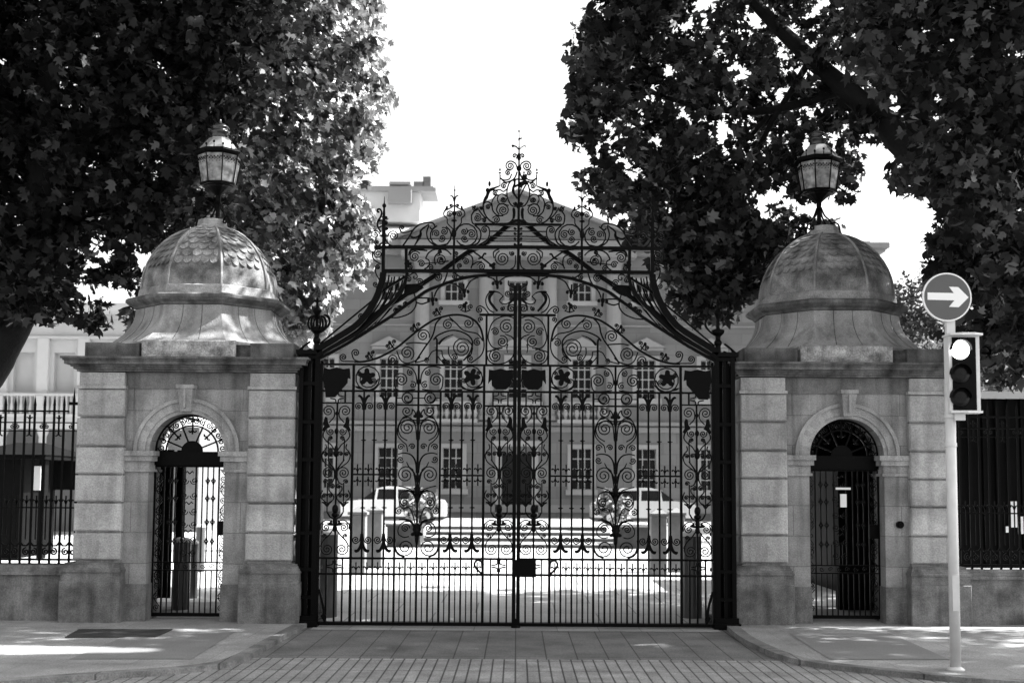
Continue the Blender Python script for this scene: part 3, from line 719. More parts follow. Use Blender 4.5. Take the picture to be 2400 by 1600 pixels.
            S.poly([c(14, 1138), c(15, 1148), c(5, 1160), c(5, 1170), c(18, 1180)], 2.1)
            S.poly([c(19, 1130), c(19, 1200)], 2.2, .016, False)
            s_(12, 1161, 6, 0, 1.4, -1); s_(26, 1161, 6, 180, 1.4, 1)
            S.poly([c(30, 1148), c(34, 1164), c(20, 1178)], 2.1)
            S.poly([c(18, 1186), c(14, 1178), c(7, 1173)], [3.5, 5, 3], .018, False); S.poly([c(19, 1186), c(25, 1178), c(31, 1176)], [3.5, 5, 3], .018, False)
            S.poly([c(18, 1200), c(12, 1210), c(4, 1214)], 3)
            S.blob([c(3, 1232), c(8, 1222), c(6, 1216), c(14, 1224), c(20, 1226), c(14, 1231)])
            s_(21, 1235, 10.5, 300, 1.6, 1); S.poly([c(6, 1222), c(20, 1218), c(33, 1228), c(33, 1240)], 2.1)
            S.poly([c(4, 1240), c(14, 1254), c(26, 1266), c(33, 1280)], 2.3)
            s_(17, 1286, 15.5, 330, 2.0, 1); 
            s_(25, 1255, 6, 120, 1.3, 1)
            # quatrefoil above and below
            for vv in (931, 1326):
                S.poly([c(3, vv-14), c(4, vv-5), c(16, vv-2)], 2.4); S.poly([c(3, vv+14), c(4, vv+5), c(16, vv+2)], 2.4)
        for v, r, sz in ((968, 4, 1.3), (1010, 5, 1.5), (1055, 5, 2.5), (1062, 7, 1.3), (1112, 5, 1.2), (1192, 7.5, 1.5), (1206, 9, .7), (1222, 6, 2), (1238, 6, 1.4)):
            S.ball(X(u0, v)[0], v, r, sz)
    narrow(789, False); S.flush('narrow_scroll_panel', T); narrow(1171, True); S.flush('narrow_scroll_panel', T)
    # band of scrolls, stars and armorial plates between the two upper rails
    for u0, q in ((860, 1), (1105, -1)):
        S.sp(u0-q*1, 887, 28, 0, .999, 1, 2.4); S.m.v; 
        S.blob(leaf_blob(u0, 883, 21, 5, R(-90 if q > 0 else -70)))
        S.sp(u0-q*18, 874, 6, 90, 1.4, 1); S.sp(u0+q*17, 893, 7, 200, 1.4, 1)
        S.poly([(u0-q*28, 905), (u0-q*10, 912), (u0+q*3, 915), (u0+q*20, 909), (u0+q*34, 895)], [2, 3, 5, 5, 3, 2]*3+[2, 2, 2])
    for q in (-1, 1):
        u0 = X(980, 885)[0]
        a = lambda t: t if q < 0 else 180-t
        S.sp(u0+q*41, 890, 17, a(200), 2.1, -q, 2.5, [(u0+q*8, 912), (u0+q*50, 914)])
        S.sp(u0+q*20, 873, 8, a(250), 1.5, q); S.sp(u0+q*14, 902, 9, a(240), 1.5, -q)
        S.poly([(u0+q*52, 862), (u0+q*36, 859), (u0+q*18, 862), (u0+q*7, 877), (u0+q*4, 900)], 2.4)
        S.sp(u0+q*26.5, 932.5, 12.5, 0, 1.0, 1, 2.6)
        S.poly([(u0+q*2, 932.5), (u0+q*14, 932.5)], 2, .016, False); S.poly([(u0+q*39, 932.5), (u0+q*51, 932.5)], 2, .016, False)
        c_ = spiral(u0+q*26.5, 932.5, 12.5, 0, 1, 1, 1.0); S.poly(c_, 2.5, .016, False)
        for cc in (862 if q < 0 else 1103,):
            S.poly(spiral(cc, 886, 28, 0, 1, 1, 1.0), 2.4, .016, False)
    S.ball(X(980, 893)[0], 893, 6.5, .8)
    S.flush('star_and_scroll_frieze', T)
    # cresting above the top rail
    crest = [(831, 848), (854, 847), (882, 840), (910, 827), (931, 814), (952, 797), (980, 774), (1003, 758), (1026, 746), (1063, 738), (1092.6, 741), (1114, 752.6), (1127, 771), (1133, 796)]
    S.poly(crest, 4.4, .026)
    for (u, v, sc_) in ((867, 831, 1), (916, 806, 1.1), (973, 766, 1.1), (1026, 729, 1.1), (1091, 719, 1.35)):
        S.ball(u-3, v-3, 3.6*sc_, 1.3)
        nx = (-.55, -.83) if u < 1040 else (0, -1)
        for q in (-1, 1):
            tx, ty = -nx[1]*q, nx[0]*q
            cx_, cy_ = u+tx*9*sc_, v+ty*9*sc_
            S.sp(cx_, cy_, 5.5*sc_, 90, 1.4, q, 2.0, [(u, v+9*sc_)])
        S.poly([(u-nx[0]*12, v-nx[1]*12), (u, v), (u+nx[0]*6, v+nx[1]*6)], 3.2)
    S.ball(1092.6, 710, 4); S.flush('cresting', T)
    S.sp(805, 837, 9.5, 90, 1.7, 1, 2.4, [(832, 847)]); S.sp(834, 827, 9.5, 180, 1.6, 1, 2.4, [(846, 848), (830, 842)])
    for (cx_, cy_, r, a0, t, d) in ((1050, 761, 14, 330, 1.9, -1), (1097.6, 757.6, 13, 300, 1.8, 1), (991.5, 786, 16, 20, 2, -1), (954, 827, 18, 60, 2.1, -1),
              (919, 842, 12, 0, 1.6, -1), (1082.7, 815.6, 27, 60, 2.6, -1), (1119, 802, 10, 300, 1.7, -1), (1102.6, 840.5, 9, 60, 1.6, 1), (1066, 837, 8, 200, 1.6, 1),
              (1001, 843, 7, 60, 1.5, 1), (1041, 846, 6, 60, 1.5, 1),
              (1187, 766, 18, 300, 2.1, -1), (1160.6, 777.5, 10, 200, 1.8, 1), (1177, 800.7, 15, 250, 2, 1), (1161.4, 834, 17, 300, 2.2, -1), (1198, 848, 6, 300, 1.4, -1),
              (1190.4, 688, 9.5, 300, 1.8, 1), (1199, 723, 10, 300, 1.6, -1), (1124, 726, 9.5, 300, 1.6, -1), (1177, 723, 6, 300, 1.4, 1), (1127, 748, 7, 100, 1.4, 1)):
        S.sp(cx_, cy_, r, a0, t, d, 2.3)
    for pts, w_ in (([(973, 849), (995, 815), (1010, 794), (1017, 778), (1022, 758), (1035, 744)], 3.2), ([(1016, 797), (1026, 786), (1053, 775), (1076, 776), (1097.6, 786), (1107.5, 802), (1101, 827), (1086, 845)], 3.2),
              ([(1053, 743), (1069, 757.6), (1084, 772.5), (1100, 778), (1119, 782.5), (1132, 799)], 2.6), ([(1134, 796), (1134, 816), (1126, 834), (1104, 850.5)], 2.6),
              ([(1028, 807), (1036, 797), (1048, 789), (1063, 784)], [3, 5, 6, 5, 5, 5, 4, 4, 4, 3, 3, 3, 2, 2, 2, 1]), ([(1020, 792), (1024, 797), (1024, 820), (1024, 852)], 4.2), ([(1024, 821), (1036, 822)], 2),
              ([(1026, 835), (1038, 848), (1052, 852)], 2.2), ([(973, 850), (1000, 842), (1012, 825), (1024, 820)], 2.2), ([(1052, 812), (1052, 830), (1066, 848), (1080, 852)], 2.3), ([(1036, 822), (1038, 836), (1050, 848)], 2.2),
              ([(930, 822), (938, 842), (952, 851), (972, 846), (985, 836)], 2.4), ([(952, 806), (970, 803), (1000, 805)], 2.6),
              ([(1206, 746), (1190, 741), (1175.5, 742.7), (1160, 750), (1150.6, 762.6), (1144, 787.4), (1148, 805), (1159, 815.6), (1178, 815)], 2.4),
              ([(1142, 834), (1146, 845), (1160, 853), (1184, 850), (1200, 838), (1206, 822)], 2.4), ([(1162, 820), (1142, 824), (1142, 836)], 2.3), ([(1184, 783), (1200, 790), (1206, 800)], 2.3), ([(1190, 806), (1188, 816), (1190, 827)], [3, 4, 3, 3, 3, 3, 2, 2, 2, 2, 1]),
              ([(1160, 684), (1146, 687), (1139, 700), (1140, 714), (1147, 726), (1158, 733)], 2.4), ([(1145, 684), (1157, 683), (1170, 686), (1180, 695)], [2, 5, 5, 5, 4, 4, 4, 3, 3, 3, 3, 2, 2, 2, 2, 2]),
              ([(1158, 686), (1148, 694), (1148, 706), (1157, 719), (1166, 729)], [2, 3, 5, 7, 8, 8, 8, 7, 7, 6, 6, 6, 6, 6, 6, 6, 6, 5, 5, 5, 5]), ([(1180, 694), (1171, 704), (1178, 712), (1190, 711), (1205, 698)], 2.3),
              ([(1205, 703), (1192, 714), (1190, 728)], 2.3), ([(1145, 735), (1135, 722), (1124, 716)], 2.3), ([(1205, 676), (1192, 668), (1192, 658)], 2.5)):
        S.poly(pts, w_)
    S.m.build('top_scrollwork', IRON, T)
    # armorial plates
    A = Iron(sign, y-.012)
    A.blob([(1146, 866), (1158, 868), (1173, 864), (1188, 868), (1201, 866), (1203, 896), (1198, 890), (1197, 903), (1186, 913), (1163, 913), (1153, 904), (1152, 890), (1144, 900)], .03)
    A.m.build('armorial_plate', IRON, T)
    A = Iron(sign, y-.012)
    A.blob([(760, 862), (773, 865), (790, 861), (806, 865), (820, 863), (822, 888), (816, 886), (815, 898), (806, 908), (786, 931), (764, 931), (762, 905), (757, 890)], .03)
    A.m.build('armorial_plate', IRON, T)
    if sign > 0:
        lk = MB(); a = P(1203, 1311, GY); b_ = P(1256, 1351, GY); lk.box(a.x, b_.x, y-.05, y+.03, b_.z, a.z); lk.build('lock_box', IRON, T)
    else:
        st = MB(); c = P(1208, 1473, GY); st.lathe([(.055, 0), (.05, .02), (.03, .035), (.028, .10)], (XC, y, 0.01), 10); st.build('drop_bolt', IRON, T)
    S2 = Iron(sign, y-.02)
    S2.poly([(1132, 1345), (1120, 1335), (1112, 1322), (1118, 1312), (1128, 1315), (1130, 1326)], 4)
    S2.m.build('handle', IRON, T)
    return T
gate_leaf(-1, 'left wrought iron leaf of the closed main gate, beside the left lodge')
gate_leaf(1, 'right wrought iron leaf of the closed main gate, carrying the square lock box')

# ------------------------------------------------------------------ OVERTHROW
OT = thing('gate_overthrow', (XC, GY, 0), 'ornate wrought iron overthrow arching above the gate with crowned finials', 'gate arch')
outer = [(899, 640), (896, 660), (890.7, 676), (886, 691), (875, 713), (858.5, 738.5), (834.6, 764), (798, 788), (756, 813), (742, 822)]
inner = [(955, 640), (951, 658), (944, 676), (930, 697), (910, 719), (882, 747), (847, 776), (812, 797), (770, 820), (744, 836)]
beam = MB(); 
for v, h in ((581, 8), (636.5, 8)):
    for sg in (-1, 1):
        S = Iron(sg, GY-.02); u0 = 878 if v < 600 else 897
        S.poly([(u0, v), (1214, v)], h, .07, False); beam.v, beam.f = beam.v, beam.f
        beam.add(S.m.v, S.m.f)
beam.build('beam', IRON, OT)
for sg in (-1, 1):
    S = Iron(sg, GY-.02)
    S.poly([(901, 550), (899, 600), (899, 640)], 7.5, .05, False); S.poly(outer, 14, .06); S.poly([(952.5, 581), (953, 640)], 6.5, .05, False); S.poly(inner, 6.5, .05)
    S.m.build('standard', IRON, OT)
    S = Iron(sg, GY)
    for t in (.18, .38, .58, .78):
        pts = [(a[0]+(b[0]-a[0])*t, a[1]+(b[1]-a[1])*t) for a, b in zip(outer, inner)]
        S.poly(pts, 3.0, .02, True, GY+.25*math.sin(t*3.14))
        S.poly([(p[0]+5, p[1]+2) for p in pts[:7]], 2.4, .02, True, GY+.4*math.sin(t*3.14))
    S.m.build('fan_rib', IRON, OT)
    S = Iron(sg, GY+.08)
    S.poly([(1214, 519), (1190, 527), (1159, 553), (1128, 573), (1095, 590), (1058, 616), (1029, 637.5), (1003, 654), (969, 676), (938, 696.5), (896, 722), (861, 750), (826, 776), (784, 802), (745, 826)], 10.5, .06)
    S.poly([(958, 640), (905, 672), (892, 682)], 5, .03, False)
    S.blob([(948, 664), (985, 662), (992, 672), (975, 684), (960, 690), (945, 690)], .04)
    S.m.build('brace', IRON, OT)
    S = Iron(sg, GY)
    S.poly([(1214, 645), (1143.8, 645.5), (1098, 650), (1067, 657.5), (1037, 668), (1001, 682), (975, 700), (938, 726), (917, 742), (882, 764), (840, 790), (812, 807), (770, 830), (744, 843)], 7, .05)
    S.poly([(1214, 641), (1180, 640), (1140, 643)], 5, .03)
    S.poly([(884, 689.5), (746, 803)], 3.6, .03, False, GY+.12)
    S.m.build('arch', IRON, OT)
    # scrolls
    S = Iron(sg, GY-.03)
    def sps(L):
        for t_ in L:
            cx_, cy_, r, a0, t, d = t_[:6]; S.sp(cx_, cy_, r, a0, t, d, 2.2, t_[6] if len(t_) > 6 else None)
    # outside of the standard
    sps([(880, 551, 11, 0, 1.8, -1, [(896, 556)]), (923, 554, 13, 180, 2.0, 1, [(903, 556)]), (884, 569, 6.5, 90, 1.4, 1), (887, 596, 12, 300, 1.9, -1), (887, 627, 6.5, 300, 1.5, -1), (880.8, 667, 7.5, 0, 1.5, 1),
         (943, 535, 7, 100, 1.5, 1), (847, 741, 7, 90, 1.5, 1)])
    for pts, w_ in (([(878, 581), (886, 580), (896, 570)], 3), ([(875, 590), (874, 604), (883, 614), (894, 620)], 2.4), ([(881, 624), (882, 642), (890.7, 659), (888, 668)], 2.5), ([(904, 560), (910, 572), (922, 578), (945, 578)], 2.6),
             ([(937, 537), (940, 544), (949, 547), (968.6, 541)], 2.4), ([(945, 577), (960, 556), (970, 539), (987.6, 526), (1012, 523.5), (1019.7, 532), (1013.6, 539), (1008, 534)], 3.0),
             ([(972, 577), (986, 553), (987.6, 541), (1006, 527)], [2, 3, 4, 5, 6, 6, 6, 6, 5, 5, 4, 4, 4, 3, 3, 3]), ([(1006, 530), (1000.6, 547), (1006, 565.6), (1024, 577), (1046, 574)], 2.8),
             ([(963, 555), (970, 559), (982, 555), (986, 548)], [3, 4, 5, 5, 5, 5, 5, 4, 4, 4, 4, 3, 3, 3, 2, 2]),
             ([(1113, 529), (1125, 541), (1127, 556), (1119, 572), (1100, 578)], 3.0), ([(1138, 531), (1146, 536), (1147, 552), (1140, 566), (1130, 572)], 2.6)): S.poly(pts, w_)
    S.poly(spiral(1033.5, 553.5, 24.5, 300, .86, 1, 1.0), 2.8, .018, False); S.poly(spiral(1093, 552, 26, 200, .86, 1, 1.0), 2.8, .018, False)
    sps([(1022.8, 548.7, 9.5, 150, 1.7, 1), (1041, 544, 10, 240, 1.7, 1), (1036.6, 559.5, 9, 150, 1.7, -1), (1088, 544, 9, 300, 1.7, 1), (1105.5, 550, 11, 200, 1.8, 1), (1089, 561, 9, 20, 1.7, 1), (1136, 540, 8.5, 300, 1.7, -1)])
    S.flush('beam_cresting', OT)
    # frieze band between the beams
    sps([(972.5, 602.5, 14, 330, 2.1, -1), (988, 619, 9, 200, 1.8, 1), (1033.5, 611, 13, 230, 2.1, 1), (1032, 591.6, 6, 90, 1.5, 1), (1177.5, 607, 19, 250, 2.3, -1), (1200.4, 595, 6.5, 220, 1.5, -1), (1128.5, 626, 10, 200, 1.8, 1),
         (1091.7, 614, 9, 200, 1.7, 1), (1078, 624, 7, 100, 1.6, 1), (1010, 628, 8, 180, 1.4, 1), (962, 628, 7, 200, 1.4, 1), (1070, 596, 7, 60, 1.5, 1)])
    for pts, w_ in (([(958, 600), (964, 588), (980, 586), (1002, 589)], [2, 3, 4, 5, 5, 5, 5, 5, 5, 5, 5, 5, 4, 4, 3, 3]), ([(998, 607), (1005, 594), (1020, 586), (1045, 587), (1058, 598)], 2.6), ([(1021, 622), (1019, 606), (1026, 596), (1036, 592)], 2.6),
             ([(998, 607), (1006, 612), (1006, 624), (995, 632)], 2.4), ([(996, 619), (1020, 617), (1052, 613)], 2), ([(1110, 591), (1128, 604), (1151, 622)], 3.2), ([(1095, 597), (1105.5, 602), (1108.5, 616), (1104, 630)], 2.6),
             ([(1108, 622), (1118, 616), (1130, 614)], 2.4), ([(1158, 606), (1157, 592), (1170, 585)], 2.4), ([(1208, 600), (1208, 616), (1204, 628), (1190, 635)], 2.4), ([(1121, 608), (1130, 604), (1135, 596), (1140, 597)], [4]*16)): S.poly(pts, w_)
    S.blob(leaf_blob(1155, 624, 9, 3, 1.2)); S.blob(leaf_blob(957, 619, 9, 4, 0)); S.ball(1035, 608, 4)
    S.flush('frieze_scrollwork', OT)
    # pendants under the arch and arcs
    for (u, v) in ((1165, 664), (1088, 684), (1014, 703)):
        S.ball(u, v, 5, 1.4); S.poly([(u-1, v-18), (u, v)], 3.4, .02, False); S.ball(u+1, v+9, 3.4, 1.8)
        S.sp(u-8.5, v+2, 4.2, 300, 1.3, -1, 2.2, [(u, v-4)]); S.sp(u+8.5, v+1, 4.2, 240, 1.3, 1, 2.2, [(u, v-4)]); S.flush('pendant', OT)
    for pts in ([(1039, 668), (1062, 665.5), (1084, 680)], [(1091, 680), (1103, 660), (1122, 651)], [(1143, 650), (1157, 655), (1163, 663)], [(1168, 663), (1184, 651), (1208, 647)],
                [(976, 700), (990, 699), (1008, 700)], [(976.6, 709.5), (990, 713), (1008, 707)], [(1018, 697), (1024, 682), (1036, 670)], [(971, 688), (976, 713), (964, 733), (938, 744), (917, 745.5)],
                [(1049, 640), (1044, 655), (1037, 668)], [(1065, 640), (1079, 650), (1086, 648)]):
        S.poly(pts, 2.8)
    sps([(1027, 651, 11, 240, 1.9, 1), (1065, 649, 7.5, 240, 1.6, 1), (985, 662, 9, 200, 1.7, 1), (958, 655, 8, 200, 1.6, 1), (972, 650, 11, 200, 1.0, 1)])
    S.m.build('arch_scrollwork', IRON, OT)
    S = Iron(sg, GY+.15)      # scrolls lying along the swept ribs
    for (u, v) in ((862, 770), (850, 772), (875, 752), (935, 716), (925, 722), (948, 707), (953, 712)): S.sp(u, v, 6, 120, 1.4, 1, 2.4)
    S.m.build('rib_scroll', IRON, OT)
    # side finials
    S = Iron(sg, GY-.02)
    S.poly([(901.5, 462), (901, 480)], [1.2, 3], .012, False); S.ball(901, 483, 5, 1.1); S.poly([(901, 486), (900, 520), (900, 555)], [4, 8, 10], .03, False)
    S.ball(904, 523, 6); S.ball(905, 511, 4); S.ball(906, 537, 4.5); S.ball(900, 553, 7, .8)
    S.poly([(890, 498), (885, 497), (886, 492), (892, 492), (895, 500), (892, 510), (886, 521), (886, 532), (893, 545)], 3.6)
    S.poly([(886, 520), (896, 517)], 3); S.poly([(888, 535), (896, 530)], 3)
    S.m.build('finial', IRON, OT)
    S = Iron(sg, GY-.02)
    S.poly([(1065.7, 436), (1065.5, 470)], [1.2, 2.6], .012, False); S.poly([(1065.5, 468), (1064.5, 581)], [3, 5.6], .03, False); S.poly([(1064, 581), (1063.5, 636)], 5, .03, False)
    S.ball(1066, 447, 2, 1.5); S.ball(1065, 501, 6); S.ball(1064.5, 518, 7, .5); S.ball(1064, 548, 6, 2)
    for q in (-1, 1):
        c = lambda dx, v: (1065+q*dx, v)
        S.poly([c(0, 472), c(2, 465), c(5, 461), c(10, 459)], [5, 4, 4, 4, 4, 4, 3, 3, 3, 3, 3, 2, 2, 2, 1, 1])
        S.sp(*c(11, 503), 8.5, 180 if q > 0 else 0, 1.6, q, 2.2); S.sp(*c(8, 483), 4, 180 if q > 0 else 0, 1.3, q, 1.4)
        S.poly([c(17, 484), c(18, 490), c(24, 498), c(24, 506), c(17, 513), c(16, 524), c(9, 532), c(3, 538)], [4, 4, 4, 5, 5, 5, 4, 4, 3]+[2.6]*27)
        S.poly([c(18, 493), c(8, 488), c(2, 483)], 2)
    S.m.build('finial', IRON, OT)
    # shelf, louvre bars and crown half
    S = Iron(sg, GY-.01)
    S.poly([(1113, 527), (1214, 527)], 5.5, .05, False)
    S.poly([(1196, 524), (1206, 519), (1216, 518)], 6, .05)
    for v in (542.5, 554.5, 566): S.poly([(1148, v), (1214, v)], 2.2, .016, False)
    for v in (536, 548, 560, 573): S.sp(1207, v, 3.6, 0, 1.2, 1, 2)
    S.m.build('shelf', IRON, OT)
    S = Iron(sg, GY-.02)
    sps([(1195.8, 390.4, 12.5, 320, 2.0, -1, [(1213, 398), (1209, 386)]), (1206, 367, 7, 60, 1.2, -1), (1190.7, 406, 7.5, 320, 1.5, -1), (1181, 436.6, 8, 330, 1.6, -1), (1160.6, 454, 7, 330, 1.5, -1), (1179.7, 469, 7.5, 340, 1.8, 1),
         (1179.7, 494, 13, 300, 2.0, 1), (1163.6, 516, 9.5, 200, 1.7, 1), (1144.5, 486.5, 6.5, 330, 1.5, -1), (1113, 489.4, 7.5, 330, 1.7, 1), (1127.7, 490, 4.5, 200, 1.4, 1), (1119, 512, 10, 250, 2.0, 1), (1134.6, 518, 6, 200, 1.5, 1),
         (1208, 478, 5, 200, 1.4, -1)])
    for pts, w_ in (([(1172.4, 412), (1173, 419), (1182.6, 423.5), (1194, 420.5), (1199, 409)], 2.2), ([(1174, 419), (1185.6, 428.5), (1204.6, 420.5), (1212, 404)], 2.6), ([(1171.8, 407), (1171.8, 437)], 1.8),
             ([(1171, 437), (1157.7, 442.5), (1146, 449), (1141, 462), (1134, 475), (1133, 492), (1138.7, 507), (1149, 518.7), (1160, 524)], [2.5, 2.6, 3, 3.4, 4, 5, 6, 7, 7, 7, 8, 8, 8, 7, 7, 8, 8, 8, 7, 6, 5, 4, 4, 4, 4, 4, 4]+[3.5]*14),
             ([(1216, 420.5), (1197, 426), (1189, 444), (1189, 463), (1196, 479), (1204, 485), (1214, 484)], 2.6), ([(1171, 480), (1166, 470), (1168, 460), (1178, 456), (1188, 462)], 2.2),
             ([(1154, 486), (1153, 476), (1158, 464), (1168, 457)], 2.2), ([(1153, 484), (1156, 496), (1166, 506), (1180, 507)], 2.6), ([(1193, 483), (1182, 481)], 2.4),
             ([(1203.5, 488), (1205, 500), (1203.5, 513.5)], [3, 5, 7, 7, 7, 7, 7, 7, 6, 6, 5]), ([(1203, 514), (1192, 524), (1172, 525)], 2.8), ([(1187, 482), (1178, 479), (1168, 482), (1164, 494), (1170, 504)], 2.6),
             ([(1105.5, 513.5), (1106, 504), (1114, 494), (1122, 489)], 2.6), ([(1105, 512), (1108, 524), (1116, 528)], 2.8), ([(1122, 492), (1130, 504), (1140, 514)], 2.6), ([(1150, 446), (1160, 447), (1172, 446), (1180, 450), (1188, 444)], 2),
             ([(1134, 478), (1142, 474), (1150, 478), (1154, 488)], 2.2), ([(1106, 484), (1110, 488), (1114, 483)], 2)): S.poly(pts, w_)
    S.ball(1171.5, 406, 3.4, .5); S.ball(1171.8, 399, 2, 1.9); S.ball(1147.4, 432, 3, 2.2); S.ball(1143, 447, 5, 1.1)
    S.m.build('crown_scrollwork', IRON, OT)
# king post and harp emblem
S = Iron(-1, GY-.02)
c0 = lambda du, v: (XC*0+1216.4+du+(v-400)*-.004, v)
S.poly([c0(0, 306), c0(0, 345)], [1.0, 2.2], .012, False); S.poly([c0(0, 345), c0(0, 420)], [3, 5], .02, False); S.poly([c0(0, 420), (1214.5, 640)], [5, 7], .04, False)
S.ball(1216.4, 309, 1.8, 2); S.ball(1216.4, 369, 4.6, 2.2); S.ball(1216.4, 396, 6.2, 1.2); S.ball(1215, 484, 5, 1.5); S.ball(1216.5, 328, 2, 2)
S.poly([(1216, 352), (1210, 345), (1203, 343)], [2.5, 3, 3.4], .014, False); S.ball(1202, 343.5, 3.2, 1.1); S.poly([(1217, 352), (1223, 346), (1230, 343), (1233, 346)], [2.8, 2.6, 2, 1.6]+[1.5]*12, .014)
S.poly([(1216, 327), (1224, 325)], [4, 1.5], .014, False)
S.m.build('king_post', IRON, OT)
S = Iron(-1, GY-.05)
S.poly([(1206, 424), (1206, 434), (1203, 444), (1203, 452), (1207, 460), (1213, 468)], [4, 4, 5, 5, 5, 5, 5, 6, 6, 6, 6, 6, 7, 7, 7, 6, 6, 6, 5, 5, 5, 4, 4, 4, 4, 4]); S.ball(1206, 426, 3.4, 1.2)
S.blob([(1216, 430), (1226, 427), (1240, 427), (1236, 432), (1226, 437), (1216, 445)]); S.poly([(1207, 440), (1214, 436), (1220, 434)], 4)
S.blob([(1219, 411), (1224, 415), (1228, 408), (1230, 414), (1236, 410), (1234, 424), (1229, 425), (1220, 416)], .015); S.ball(1228, 407, 2.4)
for k in range(4): S.poly([(1218+4*k, 440-2*k), (1216+1.5*k, 466-8*k)], .9, .008, False)
S.poly([(1238, 428), (1230, 440), (1222, 456), (1217, 468)], 2.6)
S.m.build('harp_emblem', IRON, OT)

# ------------------------------------------------------------------ IRON PIERS
def iron_pier(sg, label, crown):
    x = lambda u: XC+(P(u, 1100, GY).x-XC)*(-sg)
    T = thing('iron_gate_pier', (x(725), GY+.15, 0), label, 'gate pier', 'black iron piers the gate hangs from')
    for (u, dy, wd) in ((703, 0, 10), (741, 0, 12), (706, .36, 9), (738, .36, 9), (722, .02, 7)):
        b = MB(); b.box(x(u)-wd/2/K, x(u)+wd/2/K, GY+dy-.03, GY+dy+.03, .02, hz(826)); b.build('post', IRON, T)
    b = MB()
    for v in (838, 900, 990, 1078, 1165, 1250, 1335, 1400, 1450):
        b.box(x(698), x(747), GY-.022, GY+.022, hz(v)-.02, hz(v)+.02); b.box(x(698), x(747), GY+.34, GY+.38, hz(v)-.02, hz(v)+.02)
        b.box(x(701)-.012, x(701)+.012, GY, GY+.36, hz(v)-.02, hz(v)+.02); b.box(x(743)-.012, x(743)+.012, GY, GY+.36, hz(v)-.02, hz(v)+.02)
    b.build('collar', IRON, T)
    b = MB(); b.box(x(704), x(721), GY+.045, GY+.055, .05, hz(830)); b.box(x(724), x(737.5), GY+.30, GY+.31, .05, hz(1100)) ; b.box(x(725), x(736), GY+.28, GY+.29, hz(1300), hz(845)); b.box(x(701), x(744), GY+.18, GY+.19, .05, hz(1230)); b.box(x(701), x(740), GY+.18, GY+.19, hz(1230), hz(830)); b.build('panel', IRON, T)
    b = MB(); b.box(x(690), x(752), GY-.08, GY+.42, .0, .07); b.box(x(694), x(749), GY-.06, GY+.40, .07, .13); b.build('foot', IRON, T)
    b = MB(); b.box(x(690), x(752), GY-.05, GY+.40, hz(832), hz(822)); b.build('cap', IRON, T)
    S = Iron(sg, GY-.02)
    for a0 in (0, 1, 2): S.sp(760, 1444, 5+a0, 90*a0, 1.2, 1, 2)
    S.poly([(748, 1380), (758, 1420), (760, 1450), (766, 1462)], 5); S.m.build('bracket', IRON, T)
    # scrolls and stem on top
    cx_ = x(736.5)-0; kx = cx_
    z = lambda v: P(736, v, GY).z
    b = MB(); b.lathe([(.035, z(822)), (.03, z(805)), (.045, z(800)), (.045, z(795)), (.028, z(790)), (.03, z(783)), (.07, z(775)), (.075, z(768)), (.04, z(766)), (.02, z(764)), (.02, z(742)), (.025, z(740)), (.055, z(729)), (.055, z(727)), (.03, z(722)), (.016, z(716)), (.014, z(709)), (.05, z(706.5)), (.05, z(705)), (.012, z(704)), (.02, z(700)), (.001, z(696))], (kx, GY, 0), 12)
    st = b.build('crowned_finial', IRON, T)
    b = MB()
    for i in range(6 if crown else 0):
        an = math.pi/3*i
        b.tube(cat_rom([(kx+r_*math.cos(an), GY+r_*math.sin(an), z(v)) for r_, v in ((.07, 772), (.098, 764), (.10, 754), (.085, 745), (.05, 741), (.025, 746))], 3), .013, 5)
    if crown: b.build('crown_rib', IRON, st)
    S = Iron(sg, GY-.01)
    S.poly([(759, 738.5), (768, 741), (773, 751), (770, 763), (757, 776), (744, 782)], [2, 3, 4, 5, 5, 6, 6, 6, 6, 5, 5, 5, 5, 5, 5, 5, 5, 4, 4, 4, 4, 4, 4, 4, 4, 4])
    S.poly([(700, 838), (715, 826), (730, 818)], 4); S.poly([(712, 812), (704, 830), (700, 842)], 2.5); S.sp(716, 832, 4, 0, 1.2, 1, 2)
    S.poly([(728, 800), (712, 812), (696, 826)], 4)
    S.m.build('scroll_arm', IRON, T)
iron_pier(-1, 'black iron lattice pier with crown finial against the left lodge', True)
iron_pier(1, 'black iron lattice pier with slim knobbed finial against the right lodge', False)

